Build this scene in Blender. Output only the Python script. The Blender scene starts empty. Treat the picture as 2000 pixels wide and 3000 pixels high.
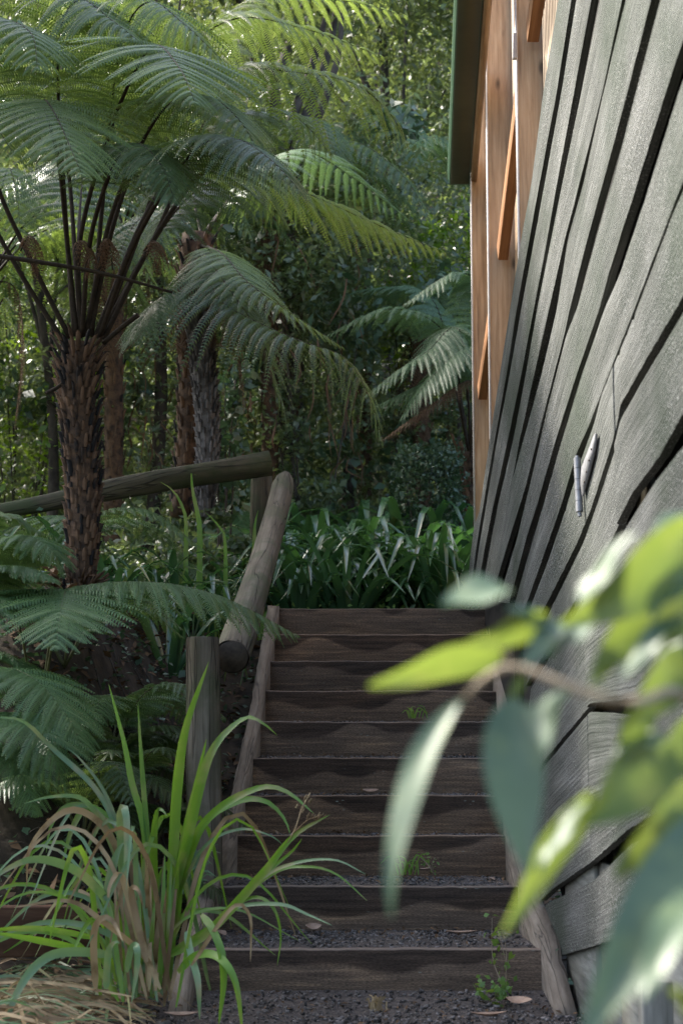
import bpy, math, random
import numpy as np
from mathutils import Vector

SC = bpy.context.scene
C = SC.collection
R = math.radians
rng = np.random.default_rng(7)
random.seed(7)

# ------------------------------------------------------------------ camera
F = 4800.0                       # focal length in photo pixels (2000 x 3000)
TH = math.atan(700.0 / F)        # upward pitch: eye level falls low in the frame
CAMZ = 0.80


def px(x, y, d):
    """world point on the sight line of photo pixel (x, y) at forward distance d"""
    r, u = (x - 1000.0) / F, (1500.0 - y) / F
    fy = math.cos(TH) - math.sin(TH) * u
    fz = math.sin(TH) + math.cos(TH) * u
    k = d / fy
    return np.array([r * k, d, CAMZ + fz * k])


def px_wall(x, y, X):
    """world point where the sight line of (x, y) meets the vertical plane x = X"""
    r, u = (x - 1000.0) / F, (1500.0 - y) / F
    fy = math.cos(TH) - math.sin(TH) * u
    fz = math.sin(TH) + math.cos(TH) * u
    k = X / r
    return np.array([X, fy * k, CAMZ + fz * k])


cam_d = bpy.data.cameras.new('camera')
cam = bpy.data.objects.new('camera', cam_d)
C.objects.link(cam)
cam.location = (0, 0, CAMZ)
cam.rotation_euler = (R(90) + TH, 0, 0)
cam_d.sensor_fit = 'HORIZONTAL'
cam_d.sensor_width = 24.0
cam_d.lens = 24.0 * F / 2000.0
cam_d.clip_start = 0.05
cam_d.clip_end = 500
cam_d.dof.use_dof = True
cam_d.dof.focus_distance = 6.6
cam_d.dof.aperture_fstop = 5.4
SC.camera = cam


# ------------------------------------------------------------------ object helpers
def tag(o, label=None, cat=None, group=None, kind=None):
    if label: o['label'] = label
    if cat: o['category'] = cat
    if group: o['group'] = group
    if kind: o['kind'] = kind
    return o


def empty(name, loc, label, cat, group=None):
    o = bpy.data.objects.new(name, None)
    C.objects.link(o)
    o.location = tuple(loc)
    return tag(o, label, cat, group)


def link(name, me, mat, parent=None, smooth=False):
    o = bpy.data.objects.new(name, me)
    C.objects.link(o)
    if mat is not None:
        me.materials.append(mat)
    if parent is not None:
        o.parent = parent
        # geometry is written in world space: cancel the parents' offsets
        off = Vector((0, 0, 0))
        p = parent
        while p is not None:
            off += Vector(p.location)
            p = p.parent
        me.transform(__import__('mathutils').Matrix.Translation(-off))
    if smooth:
        me.polygons.foreach_set('use_smooth', np.ones(len(me.polygons), dtype=bool))
    return o


def copy_tree(o, parent=None):
    c = o.copy()
    C.objects.link(c)
    if parent is not None:
        c.parent = parent
    for ch in list(o.children):
        copy_tree(ch, c)
    return c


def np_mesh(name, V, Q, uv=None):
    """V (n,3), Q (m,4) quads -> mesh"""
    V = np.asarray(V, dtype=np.float32)
    Q = np.asarray(Q, dtype=np.int32)
    me = bpy.data.meshes.new(name)
    me.vertices.add(len(V))
    me.vertices.foreach_set('co', V.ravel())
    m = len(Q)
    me.loops.add(m * 4)
    me.loops.foreach_set('vertex_index', Q.ravel())
    me.polygons.add(m)
    me.polygons.foreach_set('loop_start', np.arange(0, m * 4, 4, dtype=np.int32))
    me.polygons.foreach_set('loop_total', np.full(m, 4, dtype=np.int32))
    if uv is not None:
        l = me.uv_layers.new(name='UVMap')
        l.data.foreach_set('uv', np.asarray(uv, dtype=np.float32).ravel())
    me.update(calc_edges=True)
    me.validate()
    return me


class MB:
    """collects quads with uv, builds ONE mesh object"""
    def __init__(self):
        self.V, self.Q, self.U, self.n = [], [], [], 0

    def add(self, V, Q, U=None):
        V = np.asarray(V, float); Q = np.asarray(Q, int)
        self.V.append(V); self.Q.append(Q + self.n); self.n += len(V)
        if U is None:
            U = np.zeros((len(Q) * 4, 2))
        self.U.append(np.asarray(U, float).reshape(-1, 2))

    def grid(self, P, U=None, closed=False):
        """P (a,b,3): quads between; U (a,b,2)"""
        P = np.asarray(P, float)
        a, b = P.shape[:2]
        idx = np.arange(a * b).reshape(a, b)
        q = np.stack([idx[:-1, :-1], idx[1:, :-1], idx[1:, 1:], idx[:-1, 1:]], -1).reshape(-1, 4)
        if U is None:
            uu, vv = np.meshgrid(np.arange(a), np.arange(b), indexing='ij')
            U = np.stack([uu, vv], -1) * .1
        uf = U.reshape(-1, 2)
        self.add(P.reshape(-1, 3), q, uf[q.ravel()])

    def tube(self, pts, rad, sides=10, caps=True, wob=0.0, seed=0, flatcap=False):
        pts = np.asarray(pts, float)
        n = len(pts)
        rad = np.broadcast_to(np.asarray(rad, float), (n,))
        T = np.gradient(pts, axis=0)
        T /= np.linalg.norm(T, axis=1)[:, None] + 1e-9
        ref = np.array([0, 0, 1.0]) if abs(T[0][2]) < .8 else np.array([1.0, 0, 0])
        ring = []
        s = 0
        us = []
        u0 = np.random.default_rng(seed + n).uniform(0, 20)
        rg = np.random.default_rng(seed)
        ph = rg.uniform(0, 6.28, 4)
        a = np.linspace(0, 2 * np.pi, sides + 1)
        for i in range(n):
            A = np.cross(T[i], ref); A /= np.linalg.norm(A) + 1e-9
            B = np.cross(T[i], A)
            if i: s += np.linalg.norm(pts[i] - pts[i - 1])
            w = 1 + wob * (np.sin(2 * a + ph[0] + s * 2) + .6 * np.sin(3 * a + ph[1] - s * 3) + .6 * np.sin(s * 5 + ph[2]))
            rr = rad[i] * w
            ring.append(pts[i] + A * (np.cos(a) * rr)[:, None] + B * (np.sin(a) * rr)[:, None])
            us.append(np.stack([np.full(sides + 1, s + u0), a / 6.283 * 6.283 * rad.mean()], -1))
        if caps:
            e0 = np.repeat(pts[0][None], sides + 1, 0); e1 = np.repeat(pts[-1][None], sides + 1, 0)
            ring = [e0] + ring + [e1]
            us = [us[0]] + us + [us[-1]]
        self.grid(np.array(ring), np.array(us))

    def box(self, c0, c1, w, h, up=(0, 0, 1), u0=None):
        """beam from c0 to c1, width w (sideways), height h (along up)"""
        c0 = np.asarray(c0, float); c1 = np.asarray(c1, float)
        t = c1 - c0; L = np.linalg.norm(t); t /= L
        s = np.cross(t, np.asarray(up, float)); s /= np.linalg.norm(s)
        n = np.cross(s, t)
        if u0 is None: u0 = random.uniform(0, 30)
        cor = [(-1, -1), (1, -1), (1, 1), (-1, 1)]
        V = [c + s * (a * w / 2) + n * (b * h / 2) for c in (c0, c1) for a, b in cor]
        Q, U = [], []
        v0 = random.uniform(0, 9)
        for k in range(4):
            k2 = (k + 1) % 4
            ww = w if k % 2 == 0 else h
            Q.append([k, k2, k2 + 4, k + 4])
            U += [(u0, v0), (u0, v0 + ww), (u0 + L, v0 + ww), (u0 + L, v0)]
            v0 += ww
        Q += [[3, 2, 1, 0], [4, 5, 6, 7]]
        U += [(u0, v0), (u0, v0 + w), (u0 + .01, v0 + w), (u0 + .01, v0)] * 2
        self.add(V, Q, U)

    def build(self, name, mat, parent=None, smooth=False, bevel=0):
        V = np.concatenate(self.V); Q = np.concatenate(self.Q); U = np.concatenate(self.U)
        me = np_mesh(name, V, Q, U)
        o = link(name, me, mat, parent, smooth)
        if bevel:
            b = o.modifiers.new('bevel', 'BEVEL'); b.width = bevel; b.segments = 2; b.limit_method = 'ANGLE'
        return o


def smooth_path(ctrl, n=60):
    """Catmull-Rom through control points, evenly resampled"""
    P = np.asarray(ctrl, float)
    P = np.vstack([2 * P[0] - P[1], P, 2 * P[-1] - P[-2]])
    out = []
    for i in range(1, len(P) - 2):
        t = np.linspace(0, 1, 16, endpoint=False)[:, None]
        a, b, c, d = P[i - 1], P[i], P[i + 1], P[i + 2]
        out.append(.5 * (2 * b + (c - a) * t + (2 * a - 5 * b + 4 * c - d) * t ** 2 + (3 * b - a - 3 * c + d) * t ** 3))
    out.append(P[-2][None])
    out = np.vstack(out)
    L = np.concatenate([[0], np.cumsum(np.linalg.norm(np.diff(out, axis=0), axis=1))])
    s = np.linspace(0, L[-1], n)
    return np.stack([np.interp(s, L, out[:, k]) for k in range(3)], -1)


def nrm(a):
    return a / (np.linalg.norm(a, axis=-1, keepdims=True) + 1e-9)


# ------------------------------------------------------------------ materials
def new_mat(name):
    m = bpy.data.materials.new(name)
    m.use_nodes = True
    nt = m.node_tree
    nt.nodes.clear()
    out = nt.nodes.new('ShaderNodeOutputMaterial')
    return m, nt, out


def N(nt, typ, **kw):
    n = nt.nodes.new(typ)
    for k, v in kw.items():
        if hasattr(n, k):
            setattr(n, k, v)
        else:
            n.inputs[k].default_value = v
    return n


def ramp(nt, fac, stops):
    r = nt.nodes.new('ShaderNodeValToRGB')
    cr = r.color_ramp
    while len(cr.elements) < len(stops):
        cr.elements.new(.5)
    for e, (p, c) in zip(cr.elements, stops):
        e.position = p
        e.color = (*c, 1) if len(c) == 3 else c
    nt.links.new(fac, r.inputs[0])
    return r.outputs[0]


def wood(name, cols, grain=(2.0, 60.0), rough=.75, bump=.25, stain=None, knots=0.0, speck=0.0, spec=.3, crack=0.0):
    """weathered timber; uv u runs along the grain in metres"""
    m, nt, out = new_mat(name)
    L = nt.links.new
    uv = N(nt, 'ShaderNodeUVMap')
    mp = N(nt, 'ShaderNodeMapping'); mp.inputs['Scale'].default_value = (grain[0], grain[1], 1)
    L(uv.outputs[0], mp.inputs[0])
    n1 = N(nt, 'ShaderNodeTexNoise', Scale=1.0, Detail=6.0, Roughness=.65, Distortion=.4)
    L(mp.outputs[0], n1.inputs['Vector'])
    mp2 = N(nt, 'ShaderNodeMapping'); mp2.inputs['Scale'].default_value = (1.4, 7, 1)
    L(uv.outputs[0], mp2.inputs[0])
    n2 = N(nt, 'ShaderNodeTexNoise', Scale=1.0, Detail=5.0, Roughness=.6)
    L(mp2.outputs[0], n2.inputs['Vector'])
    mix = N(nt, 'ShaderNodeMix'); mix.data_type = 'FLOAT'; mix.inputs[0].default_value = .45
    L(n1.outputs[0], mix.inputs[2]); L(n2.outputs[0], mix.inputs[3])
    col = ramp(nt, mix.outputs[0], [(.36, cols[0]), (.5, cols[1]), (.63, cols[2])])
    if knots:
        mp3 = N(nt, 'ShaderNodeMapping'); mp3.inputs['Scale'].default_value = (3.2, 8, 1)
        L(uv.outputs[0], mp3.inputs[0])
        vo = N(nt, 'ShaderNodeTexVoronoi', Scale=1.0)
        L(mp3.outputs[0], vo.inputs['Vector'])
        k = ramp(nt, vo.outputs['Distance'], [(.05, (knots,) * 3), (.16, (1, 1, 1))])
        mm = N(nt, 'ShaderNodeMix'); mm.data_type = 'RGBA'; mm.blend_type = 'MULTIPLY'; mm.inputs[0].default_value = .85
        L(col, mm.inputs[6]); L(k, mm.inputs[7]); col = mm.outputs[2]
    if stain:
        geo = N(nt, 'ShaderNodeNewGeometry')
        n3 = N(nt, 'ShaderNodeTexNoise', Scale=stain[1], Detail=4.0, Roughness=.6)
        L(geo.outputs['Position'], n3.inputs['Vector'])
        f = ramp(nt, n3.outputs[0], [(.45, (0, 0, 0)), (.65, (1, 1, 1))])
        mm = N(nt, 'ShaderNodeMix'); mm.data_type = 'RGBA'
        L(f, mm.inputs[0]); L(col, mm.inputs[6]); mm.inputs[7].default_value = (*stain[0], 1); col = mm.outputs[2]
    hb = n1.outputs[0]
    if speck:
        geo2 = N(nt, 'ShaderNodeNewGeometry')
        n4 = N(nt, 'ShaderNodeTexNoise', Scale=170.0, Detail=2.0, Roughness=.5)
        L(geo2.outputs['Position'], n4.inputs['Vector'])
        n5 = N(nt, 'ShaderNodeTexNoise', Scale=2.2, Detail=3.0)
        L(geo2.outputs['Position'], n5.inputs['Vector'])
        a1 = ramp(nt, n4.outputs[0], [(.57, (0, 0, 0)), (.68, (1, 1, 1))])
        a2 = ramp(nt, n5.outputs[0], [(.47, (0, 0, 0)), (.6, (1, 1, 1))])
        ml = N(nt, 'ShaderNodeMath'); ml.operation = 'MULTIPLY'
        L(a1, ml.inputs[0]); L(a2, ml.inputs[1])
        mm = N(nt, 'ShaderNodeMix'); mm.data_type = 'RGBA'
        L(ml.outputs[0], mm.inputs[0]); L(col, mm.inputs[6]); mm.inputs[7].default_value = (speck, speck, speck * .95, 1); col = mm.outputs[2]
        ad = N(nt, 'ShaderNodeMath'); ad.operation = 'ADD'
        L(n1.outputs[0], ad.inputs[0]); L(ml.outputs[0], ad.inputs[1]); hb = ad.outputs[0]
    if crack:
        mc = N(nt, 'ShaderNodeMapping'); mc.inputs['Scale'].default_value = (.9, crack, 1)
        L(uv.outputs[0], mc.inputs[0])
        nc = N(nt, 'ShaderNodeTexNoise', Scale=1.0, Detail=3.0, Roughness=.5, Distortion=.25)
        L(mc.outputs[0], nc.inputs['Vector'])
        ab = N(nt, 'ShaderNodeMath'); ab.operation = 'SUBTRACT'; L(nc.outputs[0], ab.inputs[0]); ab.inputs[1].default_value = .5
        a2 = N(nt, 'ShaderNodeMath'); a2.operation = 'ABSOLUTE'; L(ab.outputs[0], a2.inputs[0])
        cf = ramp(nt, a2.outputs[0], [(.003, (.12, .12, .12)), (.014, (1, 1, 1))])
        mm = N(nt, 'ShaderNodeMix'); mm.data_type = 'RGBA'; mm.blend_type = 'MULTIPLY'; mm.inputs[0].default_value = .6
        L(col, mm.inputs[6]); L(cf, mm.inputs[7]); col = mm.outputs[2]
        ad = N(nt, 'ShaderNodeMath'); ad.operation = 'ADD'
        L(hb, ad.inputs[0]); L(cf, ad.inputs[1]); hb = ad.outputs[0]
    p = N(nt, 'ShaderNodeBsdfPrincipled', Roughness=rough)
    p.inputs['Specular IOR Level'].default_value = spec
    L(col, p.inputs['Base Color'])
    b = N(nt, 'ShaderNodeBump', Strength=bump, Distance=.01)
    L(hb, b.inputs['Height']); L(b.outputs[0], p.inputs['Normal'])
    L(p.outputs[0], out.inputs[0])
    return m


def leafmat(name, dark, light, trans, tfac=.4, rough=.4, spec=.5, patch=None, pscale=1.5, noise=None):
    """foliage: per-leaf colour variation, glossy surface, light coming through"""
    m, nt, out = new_mat(name)
    L = nt.links.new
    g = N(nt, 'ShaderNodeNewGeometry')
    n = N(nt, 'ShaderNodeTexNoise', Scale=pscale, Detail=3.0)
    L(g.outputs['Position'], n.inputs['Vector'])
    ad = N(nt, 'ShaderNodeMath'); ad.operation = 'MULTIPLY_ADD'
    L(g.outputs['Random Per Island'], ad.inputs[0]); ad.inputs[1].default_value = .55
    sub = N(nt, 'ShaderNodeMath'); sub.operation = 'MULTIPLY_ADD'
    L(n.outputs[0], sub.inputs[0]); sub.inputs[1].default_value = 1.3; sub.inputs[2].default_value = -.42
    L(sub.outputs[0], ad.inputs[2])
    stops = [(.1, dark), (.85, light)]
    if patch:
        stops = [(.1, dark), (.75, light), (.96, patch)]
    col = ramp(nt, ad.outputs[0], stops)
    if noise:      # blotches along a blade
        n2 = N(nt, 'ShaderNodeTexNoise', Scale=noise[1], Detail=4.0)
        L(g.outputs['Position'], n2.inputs['Vector'])
        f = ramp(nt, n2.outputs[0], [(.5, (0, 0, 0)), (.66, (1, 1, 1))])
        mm = N(nt, 'ShaderNodeMix'); mm.data_type = 'RGBA'
        L(f, mm.inputs[0]); L(col, mm.inputs[6]); mm.inputs[7].default_value = (*noise[0], 1); col = mm.outputs[2]
    p = N(nt, 'ShaderNodeBsdfPrincipled', Roughness=rough)
    p.inputs['Specular IOR Level'].default_value = spec
    L(col, p.inputs['Base Color'])
    t = N(nt, 'ShaderNodeBsdfTranslucent')
    tm = N(nt, 'ShaderNodeMix'); tm.data_type = 'RGBA'; tm.inputs[0].default_value = .75
    L(col, tm.inputs[6]); tm.inputs[7].default_value = (*trans, 1)
    L(tm.outputs[2], t.inputs[0])
    mx = N(nt, 'ShaderNodeMixShader', ); mx.inputs[0].default_value = tfac
    L(p.outputs[0], mx.inputs[1]); L(t.outputs[0], mx.inputs[2])
    L(mx.outputs[0], out.inputs[0])
    return m


def plain(name, c0, c1, scale=20, rough=.6, bump=.2, metal=0, island=False, spec=.4):
    m, nt, out = new_mat(name)
    L = nt.links.new
    g = N(nt, 'ShaderNodeNewGeometry')
    n = N(nt, 'ShaderNodeTexNoise', Scale=scale, Detail=5.0, Roughness=.65)
    L(g.outputs['Position'], n.inputs['Vector'])
    fac = n.outputs[0]
    if island:
        ad = N(nt, 'ShaderNodeMath'); ad.operation = 'MULTIPLY_ADD'
        L(g.outputs['Random Per Island'], ad.inputs[0]); ad.inputs[1].default_value = .6
        L(n.outputs[0], ad.inputs[2])
        sb = N(nt, 'ShaderNodeMath'); sb.operation = 'SUBTRACT'; L(ad.outputs[0], sb.inputs[0]); sb.inputs[1].default_value = .3
        fac = sb.outputs[0]
    col = ramp(nt, fac, [(.3, c0), (.7, c1)])
    p = N(nt, 'ShaderNodeBsdfPrincipled', Roughness=rough, Metallic=metal)
    p.inputs['Specular IOR Level'].default_value = spec
    L(col, p.inputs['Base Color'])
    if bump:
        b = N(nt, 'ShaderNodeBump', Strength=bump, Distance=.01)
        L(n.outputs[0], b.inputs['Height']); L(b.outputs[0], p.inputs['Normal'])
    L(p.outputs[0], out.inputs[0])
    return m


def riser_mat():
    """sleeper face: dark damp timber above a wavy tide line, dusty mud-brown below"""
    m, nt, out = new_mat('sleeper timber')
    L = nt.links.new
    uv = N(nt, 'ShaderNodeUVMap')
    sep = N(nt, 'ShaderNodeSeparateXYZ'); L(uv.outputs[0], sep.inputs[0])
    mp = N(nt, 'ShaderNodeMapping'); mp.inputs['Scale'].default_value = (5, 5, 1); L(uv.outputs[0], mp.inputs[0])
    cx = N(nt, 'ShaderNodeCombineXYZ'); L(sep.outputs[0], cx.inputs[0])
    fl = N(nt, 'ShaderNodeMath'); fl.operation = 'FLOOR'; L(sep.outputs[1], fl.inputs[0])
    L(fl.outputs[0], cx.inputs[1])
    nw = N(nt, 'ShaderNodeTexNoise', Scale=2.6, Detail=1.5, Roughness=.45); L(cx.outputs[0], nw.inputs['Vector'])
    fr = N(nt, 'ShaderNodeMath'); fr.operation = 'FRACT'; L(sep.outputs[1], fr.inputs[0])
    # v - (0.1 + noise*.75)
    a = N(nt, 'ShaderNodeMath'); a.operation = 'MULTIPLY_ADD'; L(nw.outputs[0], a.inputs[0]); a.inputs[1].default_value = -1.35; a.inputs[2].default_value = -.04
    b = N(nt, 'ShaderNodeMath'); b.operation = 'ADD'; L(a.outputs[0], b.inputs[0]); L(fr.outputs[0], b.inputs[1])
    wet = ramp(nt, b.outputs[0], [(.0, (0, 0, 0)), (.06, (1, 1, 1))])
    mg = N(nt, 'ShaderNodeMapping'); mg.inputs['Scale'].default_value = (4, 14, 1); L(uv.outputs[0], mg.inputs[0])
    ng = N(nt, 'ShaderNodeTexNoise', Scale=1.0, Detail=7.0, Roughness=.7); L(mg.outputs[0], ng.inputs['Vector'])
    nf = N(nt, 'ShaderNodeTexNoise', Scale=90.0, Detail=3.0)
    L(uv.outputs[0], nf.inputs['Vector'])
    cd = ramp(nt, ng.outputs[0], [(.38, (.026, .0185, .013)), (.62, (.07, .048, .034))])
    cl = ramp(nt, ng.outputs[0], [(.36, (.09, .064, .046)), (.55, (.155, .112, .08)), (.68, (.28, .19, .12))])
    mm = N(nt, 'ShaderNodeMix'); mm.data_type = 'RGBA'
    L(wet, mm.inputs[0]); L(cl, mm.inputs[6]); L(cd, mm.inputs[7])
    worn = ramp(nt, fr.outputs[0], [(.925, (0, 0, 0)), (.945, (1, 1, 1))])
    gr = ramp(nt, nf.outputs[0], [(.35, (.45, .45, .45)), (.6, (1.25, 1.25, 1.25))])
    m3 = N(nt, 'ShaderNodeMix'); m3.data_type = 'RGBA'; m3.blend_type = 'MULTIPLY'; m3.inputs[0].default_value = .8
    L(mm.outputs[2], m3.inputs[6]); L(gr, m3.inputs[7]); mm = m3
    m2 = N(nt, 'ShaderNodeMix'); m2.data_type = 'RGBA'
    L(worn, m2.inputs[0]); L(mm.outputs[2], m2.inputs[6]); m2.inputs[7].default_value = (.2, .16, .13, 1)
    oi = N(nt, 'ShaderNodeObjectInfo')
    tint = ramp(nt, oi.outputs['Random'], [(0, (.62, .6, .58)), (.5, (1, .97, .95)), (1, (.95, .82, .7))])
    n8 = N(nt, 'ShaderNodeTexNoise', Scale=2.3, Detail=4.0); L(uv.outputs[0], n8.inputs['Vector'])
    mud = ramp(nt, n8.outputs[0], [(.5, (1, 1, 1)), (.7, (1.5, 1.42, 1.3))])
    m4 = N(nt, 'ShaderNodeMix'); m4.data_type = 'RGBA'; m4.blend_type = 'MULTIPLY'; m4.inputs[0].default_value = 1
    L(m2.outputs[2], m4.inputs[6]); L(tint, m4.inputs[7])
    m5 = N(nt, 'ShaderNodeMix'); m5.data_type = 'RGBA'; m5.blend_type = 'MULTIPLY'; m5.inputs[0].default_value = 1
    L(m4.outputs[2], m5.inputs[6]); L(mud, m5.inputs[7])
    vo = N(nt, 'ShaderNodeTexVoronoi', Scale=26.0); L(uv.outputs[0], vo.inputs['Vector'])
    n9 = N(nt, 'ShaderNodeTexNoise', Scale=5.0, Detail=2.0); L(uv.outputs[0], n9.inputs['Vector'])
    l1 = ramp(nt, vo.outputs['Distance'], [(.1, (1, 1, 1)), (.2, (0, 0, 0))]); l2 = ramp(nt, n9.outputs[0], [(.6, (0, 0, 0)), (.66, (1, 1, 1))])
    lm = N(nt, 'ShaderNodeMath'); lm.operation = 'MULTIPLY'; L(l1, lm.inputs[0]); L(l2, lm.inputs[1])
    m6 = N(nt, 'ShaderNodeMix'); m6.data_type = 'RGBA'
    L(lm.outputs[0], m6.inputs[0]); L(m5.outputs[2], m6.inputs[6]); m6.inputs[7].default_value = (.2, .21, .17, 1)
    p = N(nt, 'ShaderNodeBsdfPrincipled', Roughness=.8)
    p.inputs['Specular IOR Level'].default_value = .25
    L(m6.outputs[2], p.inputs['Base Color'])
    bp = N(nt, 'ShaderNodeBump', Strength=.5, Distance=.008)
    hm = N(nt, 'ShaderNodeMath'); hm.operation = 'ADD'; L(ng.outputs[0], hm.inputs[0]); L(nf.outputs[0], hm.inputs[1])
    L(hm.outputs[0], bp.inputs['Height']); L(bp.outputs[0], p.inputs['Normal'])
    L(p.outputs[0], out.inputs[0])
    return m


M = {}
M['grey_board'] = wood('weathered green grey board', [(.036, .041, .035), (.09, .094, .084), (.2, .203, .19)], grain=(1.3, 110), rough=.6, bump=.8, stain=((.044, .056, .04), 1.3), speck=.4, spec=.4)
M['backing'] = plain('dark cavity lining', (.008, .007, .006), (.02, .017, .014), 8, .9, 0)
M['cedar'] = wood('orange cedar', [(.22, .14, .08), (.4, .275, .165), (.52, .39, .26)], grain=(2, 46), rough=.6, bump=.25, knots=.2)
M['cedar_shaded'] = wood('shaded cedar rail', [(.18, .08, .035), (.29, .14, .065), (.38, .2, .1)], grain=(2, 40), rough=.55, bump=.1)  # same cedar made darker; the shadow on the rails is in the colour
M['pale_edge'] = plain('pale trim', (.34, .32, .31), (.48, .46, .45), 30, .6, .05)
M['gutter'] = plain('green painted steel', (.05, .1, .06), (.065, .12, .075), 3, .32, .0, spec=.6)
M['soffit'] = plain('dark olive soffit', (.06, .065, .042), (.085, .09, .055), 5, .7, 0)
M['steel'] = plain('galvanised steel', (.15, .15, .155), (.27, .27, .275), 60, .55, .1, metal=.3)
M['log'] = wood('weathered pine log', [(.045, .037, .026), (.12, .1, .072), (.215, .185, .14)], grain=(1.2, 34), rough=.8, bump=.8, stain=((.085, .09, .05), 5.0), crack=13)
M['log_dark'] = wood('mossy dark log', [(.035, .03, .02), (.085, .072, .045), (.14, .125, .08)], grain=(1.2, 34), rough=.85, bump=.6, stain=((.045, .055, .022), 5.0), crack=13)
M['endgrain'] = plain('sawn log end', (.03, .024, .017), (.09, .07, .05), 30, .9, .3)
M['stringer'] = wood('worn stringer timber', [(.09, .07, .052), (.18, .145, .11), (.27, .225, .175)], grain=(5, 30), rough=.8, bump=.5, crack=16)
M['riser'] = riser_mat()
M['gravel'] = plain('grit and soil', (.035, .028, .023), (.14, .115, .1), 90, .9, 1.0)
M['stone'] = plain('dark crushed stone', (.03, .026, .023), (.2, .175, .16), 60, .8, .3, island=True)
M['soil'] = plain('dark forest soil', (.016, .012, .008), (.065, .047, .03), 14, .95, .8)
M['litter'] = leafmat('leaf litter', (.05, .03, .016), (.16, .095, .05), (.15, .08, .03), .1, .7, .2, patch=(.3, .22, .15))
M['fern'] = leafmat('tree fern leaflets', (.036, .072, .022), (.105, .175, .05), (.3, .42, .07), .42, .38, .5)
M['fern_light'] = leafmat('sunlit tree fern leaflets', (.07, .13, .03), (.13, .21, .055), (.42, .55, .1), .55, .35, .7)  # paler, more translucent copy of the fern leaflets; backlight put into the colour
M['fern_shade'] = leafmat('shaded dark fern leaflets', (.024, .05, .018), (.066, .118, .042), (.2, .3, .055), .34, .38, .45)  # darker copy of the fern leaflets; shade put into the colour
M['fern_grey'] = leafmat('soft grey green fern', (.06, .115, .06), (.12, .2, .1), (.16, .28, .08), .3, .5, .5)
M['bracken'] = leafmat('ground fern leaflets', (.05, .105, .04), (.1, .185, .065), (.18, .3, .06), .32, .42, .5)
M['dead_frond'] = leafmat('dead brown frond', (.06, .035, .02), (.16, .095, .055), (.18, .1, .05), .2, .7, .2)
M['stipe'] = plain('dark fern stalk', (.014, .010, .007), (.04, .028, .016), 40, .75, .2, spec=.2)
M['rachis'] = plain('green brown midrib', (.05, .05, .02), (.11, .12, .04), 40, .5, .1)
M['fern_trunk'] = plain('fern trunk stubs', (.005, .0035, .0025), (.11, .06, .03), 22, .85, .6, island=True)
M['fern_trunk_core'] = plain('fern trunk core', (.006, .004, .003), (.02, .012, .008), 40, .95, .6)
M['grey_trunk'] = plain('grey scaled fern trunk', (.03, .025, .022), (.15, .135, .125), 22, .85, .5, island=True)
M['bark'] = plain('dark bark', (.02, .016, .012), (.085, .07, .055), 9, .9, .8)
M['blade'] = leafmat('green grass blade', (.05, .13, .015), (.11, .24, .025), (.26, .48, .03), .45, .4, .5, noise=((.2, .2, .07), 9.0))
M['blade_blue'] = leafmat('blue green grass blade', (.07, .14, .06), (.14, .24, .11), (.2, .34, .08), .35, .38, .55, noise=((.26, .24, .12), 10.0))
M['dry'] = leafmat('dry straw blade', (.075, .045, .022), (.36, .27, .15), (.34, .24, .1), .25, .65, .25, patch=(.19, .22, .08), pscale=4, noise=((.12, .075, .035), 14.0))
M['strap'] = leafmat('glossy strap leaf', (.02, .06, .028), (.06, .14, .058), (.1, .26, .04), .2, .26, 1.0, patch=(.24, .24, .07))
M['shrub'] = leafmat('understorey leaf', (.03, .054, .028), (.115, .16, .078), (.3, .39, .1), .3, .35, .7, patch=(.26, .31, .07), pscale=.55)
M['shrub_dark'] = leafmat('ivy leaf', (.028, .062, .035), (.095, .155, .085), (.08, .16, .04), .2, .35, .5)
M['shrub_lime'] = leafmat('lime leaf', (.09, .18, .02), (.2, .32, .04), (.4, .6, .04), .5, .35, .5)
M['tree_leaf'] = leafmat('tree leaf', (.028, .045, .025), (.095, .125, .06), (.3, .38, .08), .4, .35, .5, pscale=.8)
M['backlit_leaf'] = leafmat('backlit lime leaf', (.07, .12, .025), (.12, .18, .04), (.2, .26, .035), .45, .45, .5, noise=((.17, .19, .05), 38.0), pscale=30)  # branch leaf with the light shining through it put into the colour
M['shaded_leaf'] = leafmat('shaded blue green leaf', (.045, .08, .04), (.085, .13, .066), (.1, .17, .05), .18, .5, .6, noise=((.1, .14, .06), 45.0), pscale=26)  # same leaf, darker and less translucent; shade and sky tint put into the colour
M['twig'] = plain('pale brown twig', (.16, .12, .075), (.3, .235, .15), 60, .6, .2)
M['dead_leaf'] = plain('fallen leaf', (.16, .095, .06), (.36, .25, .18), 30, .7, .2, island=True)
M['weed'] = leafmat('weed leaf', (.06, .13, .03), (.13, .23, .05), (.3, .45, .05), .35, .45, .4)
M['sleeper'] = wood('red brown sleeper', [(.06, .03, .018), (.11, .055, .032), (.17, .1, .065)], grain=(3, 30), rough=.8, bump=.5)
M['plinth'] = wood('grey plinth timber', [(.09, .09, .075), (.16, .16, .14), (.25, .25, .22)], grain=(3, 40), rough=.8, bump=.5)

# ------------------------------------------------------------------ stairs: measured noses (y px, left px, right px)
noses_px = [(2782, 584, 1584), (2598, 641, 1516), (2449, 696, 1479), (2331, 719, 1472), (2221, 741, 1466), (2115, 764, 1462),
            (2024, 778, 1453), (1937, 792, 1442), (1859, 805, 1433), (1783, 818, 1424)]
Wst = 1.10
nose = []
for y, xl, xr in noses_px:
    w = xr - xl
    ax = F * Wst / w                         # depth along the optical axis
    u = (1500 - y) / F
    d = ax * (math.cos(TH) - math.sin(TH) * u)
    a, b = px(xl, y, d), px(xr, y, d)
    nose.append([a[0], b[0], d, a[2]])
nose = np.array(nose)
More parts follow.
